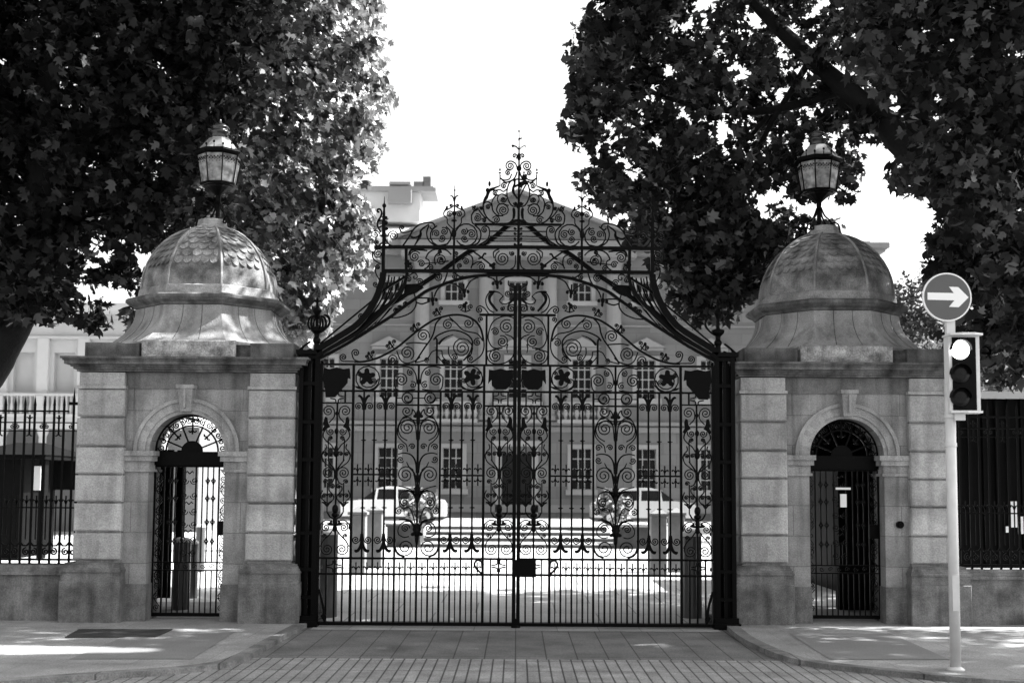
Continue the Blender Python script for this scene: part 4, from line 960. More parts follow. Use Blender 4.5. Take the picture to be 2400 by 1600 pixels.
# ------------------------------------------------------------------ RAILINGS AND DWARF WALLS
def railing(x_near, x_far, y, label, sx):
    # sx: direction away from lodge
    L = abs(x_far-x_near); T = thing('railing', ((x_near+x_far)/2, y, 0.7), label, 'railing')
    k = 2900/y
    Z = lambda v: 1.6+(1128-v)/k*1.0
    fr = MB(); pk = MB(); sc_ = MB(); sp_ = .1115
    n = int(L/sp_)
    for i in range(n+1):
        x = x_near+sx*i*sp_
        tall = i < 2; zt = Z(905) if tall else Z(925); zs = Z(940) if tall else Z(950)
        pk = MB(); pk.box(x-.011, x+.011, y-.011, y+.011, Z(1318), zs)
        pk.add([(x-.013, y-.013, zs), (x+.013, y-.013, zs), (x+.013, y+.013, zs), (x-.013, y+.013, zs), (x, y, zt)], [(0,1,4), (1,2,4), (2,3,4), (3,0,4), (3,2,1,0)])
        pk.build('picket', IRON, T); pk = MB(); sc_ = MB()
        xm = x+sx*sp_/2
        if i < n:
            pk.box(xm-.006, xm+.006, y-.006, y+.006, Z(1262), Z(1172)); sc_.strap([(xm, Z(1180)), (xm+.0, Z(1160))], .014, .012, y)
            for q in (-1, 1): sc_.strap([(xm, Z(1180)), (xm+q*.018, Z(1171)), (xm+q*.034, Z(1169)), (xm+q*.042, Z(1174))], .012, .012, y)
            if i > 0 and i % 3 != 2:
                sc_.strap(spiral(x+sx*(.03 if i % 3 == 1 else sp_-.03), Z(999), .03, 90, 1.5, sx if i % 3 == 1 else -sx), .011, .012, y)
            if i % 3 == 2:
                sc_.strap([(xm, Z(1020)), (xm, Z(972))], .018, .014, y)
                for zc, dn in ((Z(978), 1), (Z(1021), -1)):
                    for q in (-1, 1): sc_.strap([(xm, zc-.02*dn), (xm+q*.02, zc), (xm+q*.035, zc+.0)], .013, .012, y)
            # bottom scroll row
            d = 1 if i % 2 else -1
            sc_.strap(spiral(xm+d*.012, Z(1290), .045, 90, 1.5, d), .016, .014, y)
            sc_.strap([(xm-.055, Z(1268)), (xm-.02, Z(1276)), (xm+.02, Z(1276)), (xm+.055, Z(1268))], .02, .014, y)
            pk.build('short_spear', IRON, T); sc_.build('scroll_bay', IRON, T)
    xa_, xb_ = min(x_near, x_far), max(x_near, x_far)
    for v, h in ((990, .014), (1188, .016), (1308, .022)): fr.box(xa_, xb_, y-.014, y+.014, Z(v)-h/2, Z(v)+h/2)
    xm = x_near+sx*1.5*sp_
    fr.box(min(xm, x_far), max(xm, x_far), y-.014, y+.014, Z(963)-.009, Z(963)+.009)
    fr.box(min(x_near, xm), max(x_near, xm), y-.014, y+.014, Z(945)-.017, Z(945)+.017)
    fr.box(xa_, xb_, y-.012, y+.012, Z(1010)-.005, Z(1010)+.005)
    fr.build('rail', IRON, T)
    # dwarf wall
    W = thing('dwarf_wall', ((x_near+x_far)/2, y, 0), label.replace('spear-headed black railing', 'granite dwarf wall under the railing'), 'wall')
    b = MB(); b.box(xa_, xb_, y-.1, y+.25, 0, .56); b.build('wall', PLINTH, W)
    b = MB()
    for k_ in range(3): b.box(xa_, xb_, y-.15+.02*k_, y+.30-.02*k_, .56+.035*k_, .56+.035*(k_+1))
    b.build('coping', PLINTH, W)
railing(LX-1.22, LX-7.2, 14.15, 'spear-headed black railing left of the left lodge, pale buildings behind', -1)
railing(RX+1.22, RX+7.2, 14.32, 'spear-headed black railing right of the right lodge, dark shelter behind', 1)

# ------------------------------------------------------------------ TRAFFIC SIGNAL
YS = 10.7
bs = P(2240, 1560, YS)
T = thing('traffic_signal', (bs.x, YS, PZ), 'grey traffic signal with a round arrow sign on top, lit upper lens', 'traffic signal')
ks = F/YS
sz = lambda v: P(2235, v, YS).z
sx_ = lambda u, v=880: P(u, v, YS).x
b = MB(); b.lathe([(.045, PZ-.03), (.045, sz(900))], (bs.x, YS, 0), 18); b.lathe([(.075, PZ), (.07, PZ+.015), (.048, PZ+.03)], (bs.x, YS, 0), 18); b.build('pole', STEEL, T, True)
b = MB(); b.box(sx_(2217, 770), sx_(2237, 770), YS-.02, YS+.03, sz(790), sz(745)); b.box(sx_(2230), sx_(2255), YS-.06, YS, sz(985), sz(970)); b.build('bracket', PALE, T)
yh = YS-.06
b = MB(); b.box(sx_(2217), sx_(2289), yh-.02, yh+.10, sz(965), sz(790))
hd = b.build('signal_head', PALE, T)
b = MB(); b.box(sx_(2224.5), sx_(2279.5), yh-.028, yh-.02, sz(962), sz(793)); b.build('face', BLACKP, hd)
b = MB(); cxh = (sx_(2213)+sx_(2290))/2
b.slab([(sx_(2214), yh+.11), (sx_(2214), yh-.10), (cxh-.05, yh-.16), (cxh+.05, yh-.16), (sx_(2290), yh-.10), (sx_(2290), yh+.11)], sz(790), sz(785.5)); b.build('top_plate', PALE, hd)
b = MB(); b.slab([(sx_(2216), yh+.11), (sx_(2216), yh-.06), (cxh, yh-.1), (sx_(2290), yh-.06), (sx_(2290), yh+.11)], sz(969), sz(964)); b.build('bottom_plate', PALE, hd)
for i, v in enumerate((819, 876, 931)):
    c = P(2251, v, yh-.04); r_ = .083
    b = MB()
    n = 28
    for (ra, rb) in ((r_, r_+.008),):      # visor: open bottom hood
        ang = [R(-2+184*j/n) for j in range(n+1)]
        rings = []
        for a in ang:
            l = .06
            rings.append([(c.x+ra*math.cos(a), yh-.03, c.z+ra*math.sin(a)), (c.x+rb*math.cos(a), yh-.03, c.z+rb*math.sin(a)), (c.x+rb*math.cos(a), yh-.03-l, c.z+rb*math.sin(a)), (c.x+ra*math.cos(a), yh-.03-l, c.z+ra*math.sin(a))])
        b.loft(rings)
    b.build('visor', BLACKP, hd)
    b = MB(); b.lathe([(.083, 0), (.078, .012), (.05, .026), (.001, .032)], (0, 0, 0), 24)
    b.v = [(c.x+x, yh-.03-z, c.z+y) for x, y, z in b.v]
    o = b.build('lens', LIT if i == 0 else mat('unlit_lens', 0.005, 0.35, spec=0.15), hd)
    tag(o, 'lit white upper lens' if i == 0 else ('unlit middle lens' if i == 1 else 'unlit lower lens'))
b = MB(); b.box(bs.x-.03, bs.x+.03, YS-.052, YS-.04, .55, .85); b.lathe([(.05, 1.95), (.05, 1.98)], (bs.x, YS, 0), 16); b.lathe([(.05, 2.2), (.05, 2.23)], (bs.x, YS, 0), 16); b.build('access_door', STEEL, T)
# arrow sign disc
cs = P(2220, 696, YS-.07); rs = 57.5/ks
circ = lambda r, n=48: [(cs.x+r*math.cos(2*math.pi*i/n), cs.z+r*math.sin(2*math.pi*i/n)) for i in range(n)]
b = MB(); b.prism(circ(rs), YS-.07, YS-.045); sg_ = b.build('sign', WHITEP, T)
b = MB(); b.prism(circ(rs*.94), YS-.073, YS-.07); b.build('sign_face', SIGNB, sg_)
b = MB(); b.prism([(P(u, v, YS-.07).x, P(u, v, YS-.07).z) for u, v in [(2173.5,685.5),(2235,687),(2223.7,672),(2245.4,673),(2269.6,697),(2246.7,720),(2223.7,719),(2236.5,704),(2173.5,702.5)]], YS-.077, YS-.073); b.build('arrow', WHITEP, sg_)

# ------------------------------------------------------------------ BIG HOUSE
HYY = 56.0
hx = lambda u: P(u, 900, HYY).x
hzz = lambda v: P(1213, v, HYY).z
def holes_wall(b, x0, x1, z0, z1, holes, y, d):
    xs = sorted(set([x0, x1]+[h[0] for h in holes]+[h[1] for h in holes])); zs = sorted(set([z0, z1]+[h[2] for h in holes]+[h[3] for h in holes]))
    for i in range(len(xs)-1):
        for j in range(len(zs)-1):
            cx_, cz_ = (xs[i]+xs[i+1])/2, (zs[j]+zs[j+1])/2
            if any(h[0] < cx_ < h[1] and h[2] < cz_ < h[3] for h in holes): continue
            b.add([(xs[i], y, zs[j]), (xs[i+1], y, zs[j]), (xs[i+1], y, zs[j+1]), (xs[i], y, zs[j+1])], [(0,1,2,3)])
    for a, c, e, f in holes:
        b.add([(a, y, e), (c, y, e), (c, y, f), (a, y, f), (a, y+d, e), (c, y+d, e), (c, y+d, f), (a, y+d, f)], [(0,4,5,1), (1,5,6,2), (2,6,7,3), (3,7,4,0)])
HT = thing('mansion', (hx(1213), HYY, 0), 'large grey Georgian mansion with columns and pediment seen behind the gate', 'mansion')
rows = [(660, 706, 22), (842, 932, 22), (1050, 1146, 23)]
holes = []; wins = []
for i in range(-5, 6):
    u = 1213+150.5*i
    for r_, (va, vb, hw) in enumerate(rows):
        if r_ == 2 and i == 0: continue
        h = (hx(u-hw), hx(u+hw), hzz(vb), hzz(va)); holes.append(h); wins.append((h, r_))
dr = (hx(1178), hx(1247), 0.25, hzz(1064)); holes.append(dr)
b = MB(); holes_wall(b, hx(385), hx(2041), 0, hzz(590), holes, HYY, .3)
b.box(hx(385), hx(2041), HYY+.9, HYY+12, 0, hzz(590)-.01); 
b.add([(hx(385), HYY, 0), (hx(385), HYY+1, 0), (hx(385), HYY+1, hzz(590)), (hx(385), HYY, hzz(590)), (hx(2041), HYY, 0), (hx(2041), HYY+1, 0), (hx(2041), HYY+1, hzz(590)), (hx(2041), HYY, hzz(590))], [(0,3,2,1), (4,5,6,7)])
b.build('wall', HOUSE, HT)
for (x0, x1, z0, z1), r_ in wins:
    f = MB(); t = .19
    f.box(x0-t, x0, HYY-.08, HYY+.02, z0-.05, z1+t); f.box(x1, x1+t, HYY-.08, HYY+.02, z0-.05, z1+t); f.box(x0, x1, HYY-.08, HYY+.02, z1, z1+t)
    if r_ == 1:
        hd_ = MB(); hd_.box(x0-.35, x1+.35, HYY-.25, HYY, z1+.42, z1+.54)
        i_ = round(((x0+x1)/2)/ (hx(1363)-hx(1213)))
        hd_.prism([(x0-.45, z1+.56), (x1+.45, z1+.56), ((x0+x1)/2, z1+1.0)], HYY-.3, HYY)
    wo_ = f.build('window', HTRIM, HT)
    if r_ == 1: hd_.build('window_pediment', HMID, wo_)
    s = MB(); s.box(x0-t-.08, x1+t+.08, HYY-.2, HYY+.25, z0-.24 if r_ != 0 else z0-.2, z0); s.build('sill', HTRIM, wo_)
    g = MB(); g.box(x0, x1, HYY+.22, HYY+.24, z0, z1); g.build('pane', GLASS, wo_)
    g = MB(); 
    for k in range(4): xx = x0+(x1-x0)*k/3; g.box(xx-.02, xx+.02, HYY+.16, HYY+.22, z0, z1)
    nr = 3 if r_ == 0 else 5
    for k in range(nr): zz = z0+(z1-z0)*k/(nr-1); g.box(x0, x1, HYY+.165, HYY+.215, zz-.02, zz+.02)
    g.build('frame', BARW, wo_)
b = MB(); b.box(dr[0], dr[1], HYY+.2, HYY+.25, dr[2], dr[3]); d_ = b.build('door', mat('dark_oak_door', .014, .7, spec=.1), HT)
b = MB(); 
for k in range(3):
    for q in (0, 1):
        xw = (dr[1]-dr[0]); b.box(dr[0]+xw*(.08+.47*q), dr[0]+xw*(.45+.47*q), HYY+.17, HYY+.2, dr[2]+.15+.78*k, dr[2]+.8+.78*k)
b.build('door_panel', mat('dark_oak_door', .014), d_)
b = MB(); b.box(dr[0]-.3, dr[0]-.02, HYY-.12, HYY+.02, .2, dr[3]+.35); b.box(dr[1]+.02, dr[1]+.3, HYY-.12, HYY+.02, .2, dr[3]+.35); b.box(dr[0]-.4, dr[1]+.4, HYY-.4, HYY+.02, dr[3]+.35, dr[3]+.6); b.build('door_surround', HTRIM, d_)
b = MB()
for u in (988, 1138, 1288, 1438):
    x = hx(u); b.lathe([(.42, hzz(985)), (.42, hzz(975)), (.36, hzz(972)), (.36, hzz(900)), (.31, hzz(640)), (.33, hzz(636)), (.45, hzz(612)), (.48, hzz(606))], (x, HYY-.15, 0), 14)
    c_ = b.build('column', mat('house_column_stone', .18, .9, .1, 1), HT); b = MB()
b = MB()
for v0_, v1_, pr_ in ((600, 590, .35), (590, 582, .6), (582, 570, .75)): b.box(hx(385)-pr_, hx(2041)+pr_, HYY-pr_, HYY+12+pr_, hzz(v0_), hzz(v1_))
b.box(hx(940), hx(1488), HYY-.95, HYY, hzz(610), hzz(572))
b.build('cornice', mat('house_cornice_stone', .17, .9, .1, 1), HT)
b = MB(); b.prism([(hx(936), hzz(568)), (hx(1490), hzz(568)), (hx(1214), hzz(459))], HYY-.8, HYY+6); b.build('pediment', HOUSE, HT)
b = MB()
for q in (-1, 1):
    x0, x1 = hx(1214+q*290), hx(1214)
    b.prism([(x0, hzz(570)), (x1, hzz(463)), (x1, hzz(455)), (x0, hzz(562))], HYY-1.1, HYY+6.2)
b.build('raking_cornice', mat('house_cornice_stone', .24), HT)
b = MB(); 
za, zb_ = hzz(562), hzz(497)
b.add([(hx(385), HYY+.2, za), (hx(2041), HYY+.2, za), (hx(1990), HYY+6, zb_+.75), (hx(436), HYY+6, zb_+.75), (hx(385), HYY+12, za), (hx(2041), HYY+12, za)], [(0,1,2,3), (3,2,5,4), (0,3,4), (1,5,2)])
b.box(hx(385), hx(2041), HYY-.3, HYY+.05, hzz(570), hzz(562))
b.build('roof', ROOF, HT)
b = MB()
for (v, th, pr_) in ((1012, 12, .12), (996, 8, .2), (1200, 18, .12), (765, 4, .06)):
    b.box(hx(385), hx(2041), HYY-pr_, HYY+.02, hzz(v), hzz(v-th))
b.build('string_course', mat('house_cornice_stone', .24), HT)
for i in (-1, 0, 1):   # balustrades under the central first floor windows
    b = MB(); u = 1213+150.5*i
    b.box(hx(u-58), hx(u+58), HYY-.7, HYY-.4, hzz(950), hzz(943)); b.box(hx(u-58), hx(u+58), HYY-.75, HYY, hzz(992), hzz(984))
    for k in range(9):
        b.lathe([(.06, hzz(985)), (.06, hzz(980)), (.13, hzz(970)), (.05, hzz(958)), (.07, hzz(950))], (hx(u-52+13*k), HYY-.55, 0), 8)
    b.build('balustrade', HTRIM, HT)
# chimney stack on the left of the roof
cy0 = 60.0
qx = lambda u, v=440: P(u, v, cy0).x
qz = lambda v: P(1000, v, cy0).z
ch = MB(); ch.box(qx(845), qx(985), cy0, cy0+2, qz(520), qz(447)); st = ch.build('chimney', LIB, HT)
b = MB(); b.box(qx(820), qx(1022), cy0-.15, cy0+2.1, qz(450), qz(441)); b.box(qx(826), qx(1016), cy0-.05, cy0+2.0, qz(441), qz(437)); b.box(qx(912), qx(962), cy0, cy0+1.5, qz(433), qz(426))
b.build('chimney_cap', HTRIM, st)
b = MB(); b.box(qx(968), qx(992), cy0+.3, cy0+1.2, qz(437), qz(422)); b.box(qx(990), qx(1008), cy0+.3, cy0+1, qz(437), qz(410)); b.build('chimney_pot', HOUSE, st)
b = MB(); b.box(qx(912), qx(966), cy0-.5, cy0, qz(480), qz(449)); b.build('vent_box', mat('grey_metal', .2), st)

# ------------------------------------------------------------------ side buildings
def palazzo(name, label, u0, u1, Yb, vtop, side):
    z = lambda v: 1.6+(1135-v)/(F/Yb); x = lambda u: P(u, 1000, Yb).x
    T = thing(name, (x((u0+u1)/2), Yb, 0), label, 'building')
    b = MB(); pit = 95; n = int((u1-u0)/pit); holes = []
    for i in range(n):
        uc = u0+pit*(i+.5)+8; holes.append((x(uc-24), x(uc+24), z(925), z(832)))
    holes_wall(b, x(u0), x(u1), z(1000), z(740), holes, Yb, .2)
    b.box(x(u0), x(u1), Yb+.2, Yb+6, z(999), z(741))
    b.build('wall', LIB, T)
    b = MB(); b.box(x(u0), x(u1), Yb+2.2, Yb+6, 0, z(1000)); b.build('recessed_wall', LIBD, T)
    b = MB()
    for v0_, v1_, p_ in ((800, 794, .12), (752, 744, .25), (744, 736, .4), (736, 714, .1)): b.box(x(u0)-p_, x(u1)+p_, Yb-p_, Yb+6, z(v0_), z(v1_))
    b.box(x(u0), x(u1), Yb-.15, Yb+.02, z(1012), z(985)); b.box(x(u0), x(u1), Yb-.35, Yb+2.2, z(985), z(978)); b.box(x(u0), x(u1), Yb-.3, Yb-.12, z(936), z(930))
    b.build('cornice', LIB, T)
    for i in range(n+1):
        uc = u0+pit*i+8
        b = MB(); b.box(x(uc-13), x(uc+13), Yb-.14, Yb+.02, z(930), z(800)); b.build('pilaster', LIB, T)
        b = MB(); b.lathe([(.17, 0), (.17, .2), (.13, .25), (.115, z(1030)), (.17, z(1020)), (.17, z(1012))], (x(uc), Yb+.1, 0), 12); b.build('column', LIB, T)
        b = MB(); b.box(x(uc-10), x(uc+10), Yb-.33, Yb-.1, z(978), z(936))
        for k in range(6): b.lathe([(.04, z(978)), (.06, z(965)), (.03, z(950)), (.04, z(936))], (x(uc+18+11*k), Yb-.22, 0), 6)
        b.build('balustrade', LIB, T)
palazzo('library_building', 'pale classical building with pilasters and colonnade beyond the left railing', -480, 425, 38.0, 712, 1)
palazzo('museum_building', 'pale classical building glimpsed behind the round arrow sign', 2100, 2900, 42.0, 672, -1)

# ------------------------------------------------------------------ dark shelter right
z = lambda v: 1.6+(1143-v)/(F/19.0); x = lambda u: P(u, 1100, 19.0).x
T = thing('security_shelter', (x(2300), 19, 0), 'dark flat-roofed shelter with a pale fascia behind the right railing', 'shelter')
b = MB(); b.box(x(1962), x(2900), 19.05, 21.5, 0, z(936)); b.build('wall', SHELT, T)
b = MB(); b.box(x(2030), x(2905), 18.9, 21.6, z(935), z(919)); b.build('fascia', PALE, T)
b = MB(); 
for k in range(30): xx = x(1975+30*k); b.box(xx, xx+.03, 19.0, 19.05, 0, z(936))
b.build('cladding_rib', SHELT, T)
for (u, v, wd, hh) in ((2372, 1205, 8, 60), (2388, 1230, 6, 40), (2356, 1240, 5, 14)):
    b = MB(); b.box(x(u-wd), x(u+wd), 19.0-.02, 19.05-.06, z(v+hh/2), z(v-hh/2)); b.build('window', WHITEP, T)  # white boards standing for small notices on the shelter, not openings
# kiosk left
z = lambda v: 1.6+(1130-v)/(F/26.0); x = lambda u: P(u, 1100, 26.0).x
T = thing('kiosk', (x(60), 26, 0), 'small dark kiosk with hipped roof behind the left railing', 'kiosk')
b = MB(); b.box(x(-60), x(48), 26, 28, 0, z(1078)); b.box(x(92), x(106), 26, 26.2, 0, z(1066)); b.box(x(-60), x(106), 27.8, 28, z(1150), z(1078)); b.build('body', DARK, T)
b = MB(); b.add([(x(-80), 25.6, z(1068)), (x(122), 25.6, z(1068)), (x(122), 28.6, z(1068)), (x(-80), 28.6, z(1068)), (x(-10), 27, z(1036)), (x(60), 27, z(1036))], [(0,1,5,4), (1,2,5), (2,3,4,5), (3,0,4), (3,2,1,0)])
b.box(x(-75), x(118), 25.7, 28.5, z(1078), z(1068.5)); b.build('roof', DARK, T)
b = MB(); b.box(x(84), x(100), 25.9, 25.95, z(1150), z(1094)); b.build('notice_board', PALE, T)

# ------------------------------------------------------------------ bollards and posts
def bollard(u, v, h, r, m, label, grp, name='bollard', cap=True, zb=0.0):
    g = G(u, v, zb)
    T = thing(name, (g.x, g.y, zb), label, 'bollard', grp)
    b = MB(); b.lathe([(r, 0), (r, h*.93), (r*.96, h*.94)], (g.x, g.y, zb), 20); b.build('body', m, T, False)
    b = MB(); b.lathe([(r*1.08, h*.94), (r*1.08, h*.97), (r*.8, h*.995), (r*.3, h*1.01), (.001, h*1.012)], (g.x, g.y, zb), 20); b.build('cap', PALE if cap else m, T, False)
GB = 'bollards on the forecourt'
bollard(424, 1427, .90, .105, BOLL, 'fat steel bollard with a pale cap seen through the left passage', GB)
bollard(452, 1402, .80, .06, BOLL, 'slimmer dark bollard just behind the fat one in the left passage', GB)
bollard(468, 1340, .85, .08, BOLL, 'distant bollard right of the others seen through the left passage', GB)
bollard(768, 1446, 1.05, .11, BOLL, 'dark round bollard behind the left end of the main gate', GB)
bollard(1622, 1448, 1.05, .12, BOLL, 'dark round bollard behind the right end of the main gate', GB)
PG = 'square stone posts inside the gate'
for (u, v, lab) in ((838, 1345, 'left pale square stone post nearest the left gate hinge'), (878, 1330, 'pale square stone post beside the left planter wall'),
                    (1543, 1348, 'grey square stone post beside the right planter wall'), (1585, 1340, 'grey square stone post nearest the right gate hinge')):
    g = G(u, v); T = thing('stone_post', (g.x, g.y, 0), lab, 'post', PG)
    b = MB(); b.cbox(g.x-.14, g.x+.14, g.y-.14, g.y+.14, 0, 1.05, .01); b.build('shaft', mat('post_stone', .15, .9, .3, 3), T)
    b = MB(); b.box(g.x-.17, g.x+.17, g.y-.17, g.y+.17, 1.05, 1.10); b.lathe([(.22, 1.10), (.02, 1.19)], (g.x, g.y, 0), 4, math.pi/4); b.build('cap', mat('post_stone', .3), T)

# ------------------------------------------------------------------ leaves
LV = np.array([(0, -.42, 0), (.22, -.36, .03), (.50, -.12, .10), (.25, -.02, .04), (.50, .34, .10), (.20, .26, .03), (0, .62, 0), (-.20, .26, .03), (-.50, .34, .10), (-.25, -.02, .04), (-.50, -.12, .10), (-.22, -.36, .03)])
LS = np.array([(0, -.5, 0), (.3, -.1, .08), (.32, .25, .08), (0, .6, 0), (-.32, .25, .08), (-.3, -.1, .08)])
def leaf_mesh(name, cen, size, m, parent, shape=LV, updir=None):
    # leaves cut away along the sun's path to light the pavement at far left
    gx = cen[:, 0]-sd.x*cen[:, 2]/sd.z; gy = cen[:, 1]-sd.y*cen[:, 2]/sd.z
    cen = cen[(((gx+5.4)/2.1)**2+((gy-11.62)/.36)**2 > 1) | (cen[:, 0] < -2)]
    n = len(cen); k = len(shape)
    q = NR.normal(size=(n, 3)); q[:, 2] += 0.7                     # leaf normals, biased upwards
    if updir is not None: q += np.array(updir)
    q /= np.linalg.norm(q, axis=1, keepdims=True)
    t = NR.normal(size=(n, 3)); t[:, 2] -= 0.8                    # tips droop
    t -= q*np.sum(q*t, axis=1, keepdims=True); t /= np.linalg.norm(t, axis=1, keepdims=True)
    s = np.cross(t, q)
    sz_ = size*NR.uniform(.65, 1.25, size=(n, 1, 1))
    jit = shape[None]*NR.uniform(.85, 1.15, size=(n, k, 1))
    co = cen[:, None, :] + sz_*(jit[:, :, 0:1]*s[:, None] + jit[:, :, 1:2]*t[:, None] + jit[:, :, 2:3]*q[:, None])
    L0 = np.array(parent['_w']) if parent is not None else np.zeros(3)
    co = (co-L0).reshape(-1, 3).astype(np.float32)
    me = bpy.data.meshes.new(name)
    me.vertices.add(n*k); me.vertices.foreach_set('co', co.ravel())
    me.loops.add(n*k); me.loops.foreach_set('vertex_index', np.arange(n*k, dtype=np.int32))
    me.polygons.add(n); me.polygons.foreach_set('loop_start', np.arange(0, n*k, k, dtype=np.int32))
    me.materials.append(m); me.update(calc_edges=True)
    o = bpy.data.objects.new(name, me); COL.objects.link(o)
    if parent is not None: o.parent = parent
    return o
def in_poly(u, v, poly):
    c = False; n = len(poly)
    for i in range(n):
        (x1, y1), (x2, y2) = poly[i], poly[(i+1) % n]
        if (y1 > v) != (y2 > v) and u < (x2-x1)*(v-y1)/(y2-y1)+x1: c = not c
    return c
def clumps_px(poly, holes, Y0, Y1, n, rpx):
    xs = [p[0] for p in poly]; ys = [p[1] for p in poly]; out = []
    while len(out) < n:
        u, v = random.uniform(min(xs), max(xs)), random.uniform(min(ys), max(ys))
        if not in_poly(u, v, poly): continue
        if any(((u-h[0])/h[2])**2+((v-h[1])/h[3])**2 < 1 for h in holes): continue
        out.append(tuple(P(u, v, random.uniform(Y0, Y1))))
    return np.array(out)
def spread(cl, per, rad, flat_=.8):
    n = len(cl); d = NR.normal(size=(n, per, 3)); d /= np.linalg.norm(d, axis=2, keepdims=True)
    r = rad*NR.uniform(0, 1, size=(n, per, 1))**.45; d = d*r; d[..., 2] *= flat_
    return (cl[:, None, :]+d).reshape(-1, 3)
def box_cl(n, x0, x1, y0, y1, z0, z1): return NR.uniform((x0, y0, z0), (x1, y1, z1), size=(n, 3))
def limb(T, pts, r0, r1, name='branch', n=8):
    q = cat_rom(pts, 5); m = len(q); b = MB()
    b.tube([(x+random.uniform(-.015, .015), y, z) for x, y, z in q], [r0+(r1-r0)*i/(m-1) for i in range(m)], n); return b.build(name, BARK, T, True)

# left near tree (dark, behind the left lodge)
A = thing('plane_tree', (-9.3, 16.5, 0), 'dark shaded plane tree at the left edge, trunk leaning beyond the railing', 'tree', 'plane trees by the gate')
pa = [(-300, -150), (640, -150), (620, 120), (560, 330), (520, 420), (470, 520), (400, 570), (330, 560), (300, 610), (240, 600), (190, 600), (165, 660), (140, 740), (60, 740), (20, 700), (-80, 760), (-300, 760)]
ha = [(250, 570, 75, 75), (190, 670, 40, 80), (330, 590, 90, 70), (420, 545, 55, 32), (90, 520, 10, 20)]
cl = np.concatenate([clumps_px(pa, ha, 15.6, 17.2, 340, 1), clumps_px(pa, ha, 17.2, 19.5, 340, 1)])
lf = spread(cl, 52, .36)
lf2 = spread(clumps_px([(175, 640), (300, 620), (330, 700), (310, 770), (200, 775), (225, 700)], [(215, 690, 20, 30), (290, 700, 25, 40)], 16, 17, 14, 1), 16, .2)
lf4 = spread(clumps_px([(180, 480), (470, 480), (480, 540), (380, 600), (310, 640), (240, 650), (180, 640)], [(265, 640, 30, 20), (215, 560, 20, 18)], 15.8, 17.5, 46, 1), 16, .22)
lf3 = spread(box_cl(260, -12, -3.2, 12.5, 19.5, 8.2, 12), 34, .5)
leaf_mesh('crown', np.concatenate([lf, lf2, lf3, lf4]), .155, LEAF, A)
limb(A, [(-9.3, 16.5, 0), (-8.6, 16.5, 1.5), P(-70, 900, 16.5)[:], P(0, 800, 16.5)[:], P(60, 690, 16.5)[:], P(90, 560, 16.6)[:], P(100, 300, 16.8)[:], P(160, -100, 17)[:]], .42, .12, 'trunk', 12)
limb(A, [P(60, 690, 16.5)[:], P(160, 520, 16.6)[:], P(280, 380, 17)[:], P(420, 240, 17.3)[:], P(560, 60, 17.6)[:]], .13, .04)
limb(A, [P(90, 560, 16.6)[:], P(20, 400, 16.6)[:], P(-60, 200, 16.6)[:]], .12, .05)
limb(A, [P(280, 380, 17)[:], P(350, 460, 16.8)[:], P(440, 500, 16.5)[:]], .04, .015)
# left far sunlit tree
B = thing('plane_tree', tuple(G(640, 1290)), 'sunlit plane tree behind the left lodge with bright glittering leaves', 'tree', 'plane trees by the gate')
pb = [(420, -150), (860, -150), (880, 20), (915, 80), (935, 165), (915, 230), (885, 320), (855, 400), (850, 500), (835, 560), (850, 600), (810, 630), (785, 700), (730, 770), (690, 800), (640, 700), (600, 620), (540, 560), (450, 520), (400, 440), (430, 200)]
hb_ = [(770, 600, 28, 16), (850, 470, 14, 20)]
cl = np.concatenate([clumps_px(pb, hb_, 20.0, 22.6, 400, 1), clumps_px([(420, -150), (800, -150), (800, 200), (760, 400), (740, 600), (640, 700), (540, 560), (450, 520), (400, 440)], [], 22.6, 25.0, 170, 1)])
lfb = spread(cl, 38, .31)
edge = spread(clumps_px([(700, 560), (850, 480), (905, 545), (880, 600), (845, 640), (800, 720), (720, 800), (690, 760)], hb_, 20, 23, 60, 1), 24, .3)
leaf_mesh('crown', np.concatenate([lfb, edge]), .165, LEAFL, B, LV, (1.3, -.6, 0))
g = G(640, 1290)
limb(B, [tuple(g), (g.x+.1, g.y, 2), P(640, 760, g.y)[:], P(650, 560, g.y)[:], P(640, 300, g.y)[:], P(660, 0, g.y)[:]], .35, .08, 'trunk', 12)
limb(B, [P(645, 650, g.y)[:], P(720, 520, g.y-.5)[:], P(790, 420, g.y-1)[:], P(840, 300, g.y-1)[:]], .09, .02)
limb(B, [P(645, 600, g.y)[:], P(580, 480, g.y-.5)[:], P(530, 330, g.y-1)[:]], .09, .02)
# right near tree
C_ = thing('plane_tree', (10.2, 16.2, 0), 'big dark plane tree over the right lodge, limb sweeping in from the right', 'tree', 'plane trees by the gate')
pc = [(1385, -150), (1350, 60), (1360, 170), (1350, 290), (1385, 370), (1390, 430), (1430, 480), (1460, 530), (1520, 560), (1550, 620), (1590, 680), (1640, 735), (1700, 720), (1760, 690), (1800, 620), (1900, 560), (1960, 540), (1990, 480), (2000, 430), (2040, 300), (2110, 340), (2080, 420), (2150, 450), (2220, 480), (2190, 600), (2210, 660), (2240, 690), (2290, 760), (2290, 890), (2420, 890), (2700, 900), (2700, -150)]
hc = [(1420, 330, 18, 14), (1440, 445, 24, 14), (1580, 440, 26, 14), (1700, 385, 34, 22), (1830, 180, 20, 34), (1760, 460, 22, 26), (1875, 235, 20, 16), (2040, 120, 10, 8), (2015, 170, 14, 9), (2110, 228, 24, 12), (2190, 245, 14, 8), (1500, 400, 12, 12), (1930, 470, 50, 26),
      (1890, 330, 18, 26), (1560, 200, 14, 10), (1700, 130, 12, 8), (2150, 540, 60, 70), (2080, 560, 60, 100), (2290, 390, 20, 14), (2350, 500, 12, 10), (1990, 330, 12, 30), (2040, 470, 40, 40), (2360, 680, 10, 36), (2300, 210, 14, 8), (2380, 170, 10, 12), (1480, 540, 30, 10)]
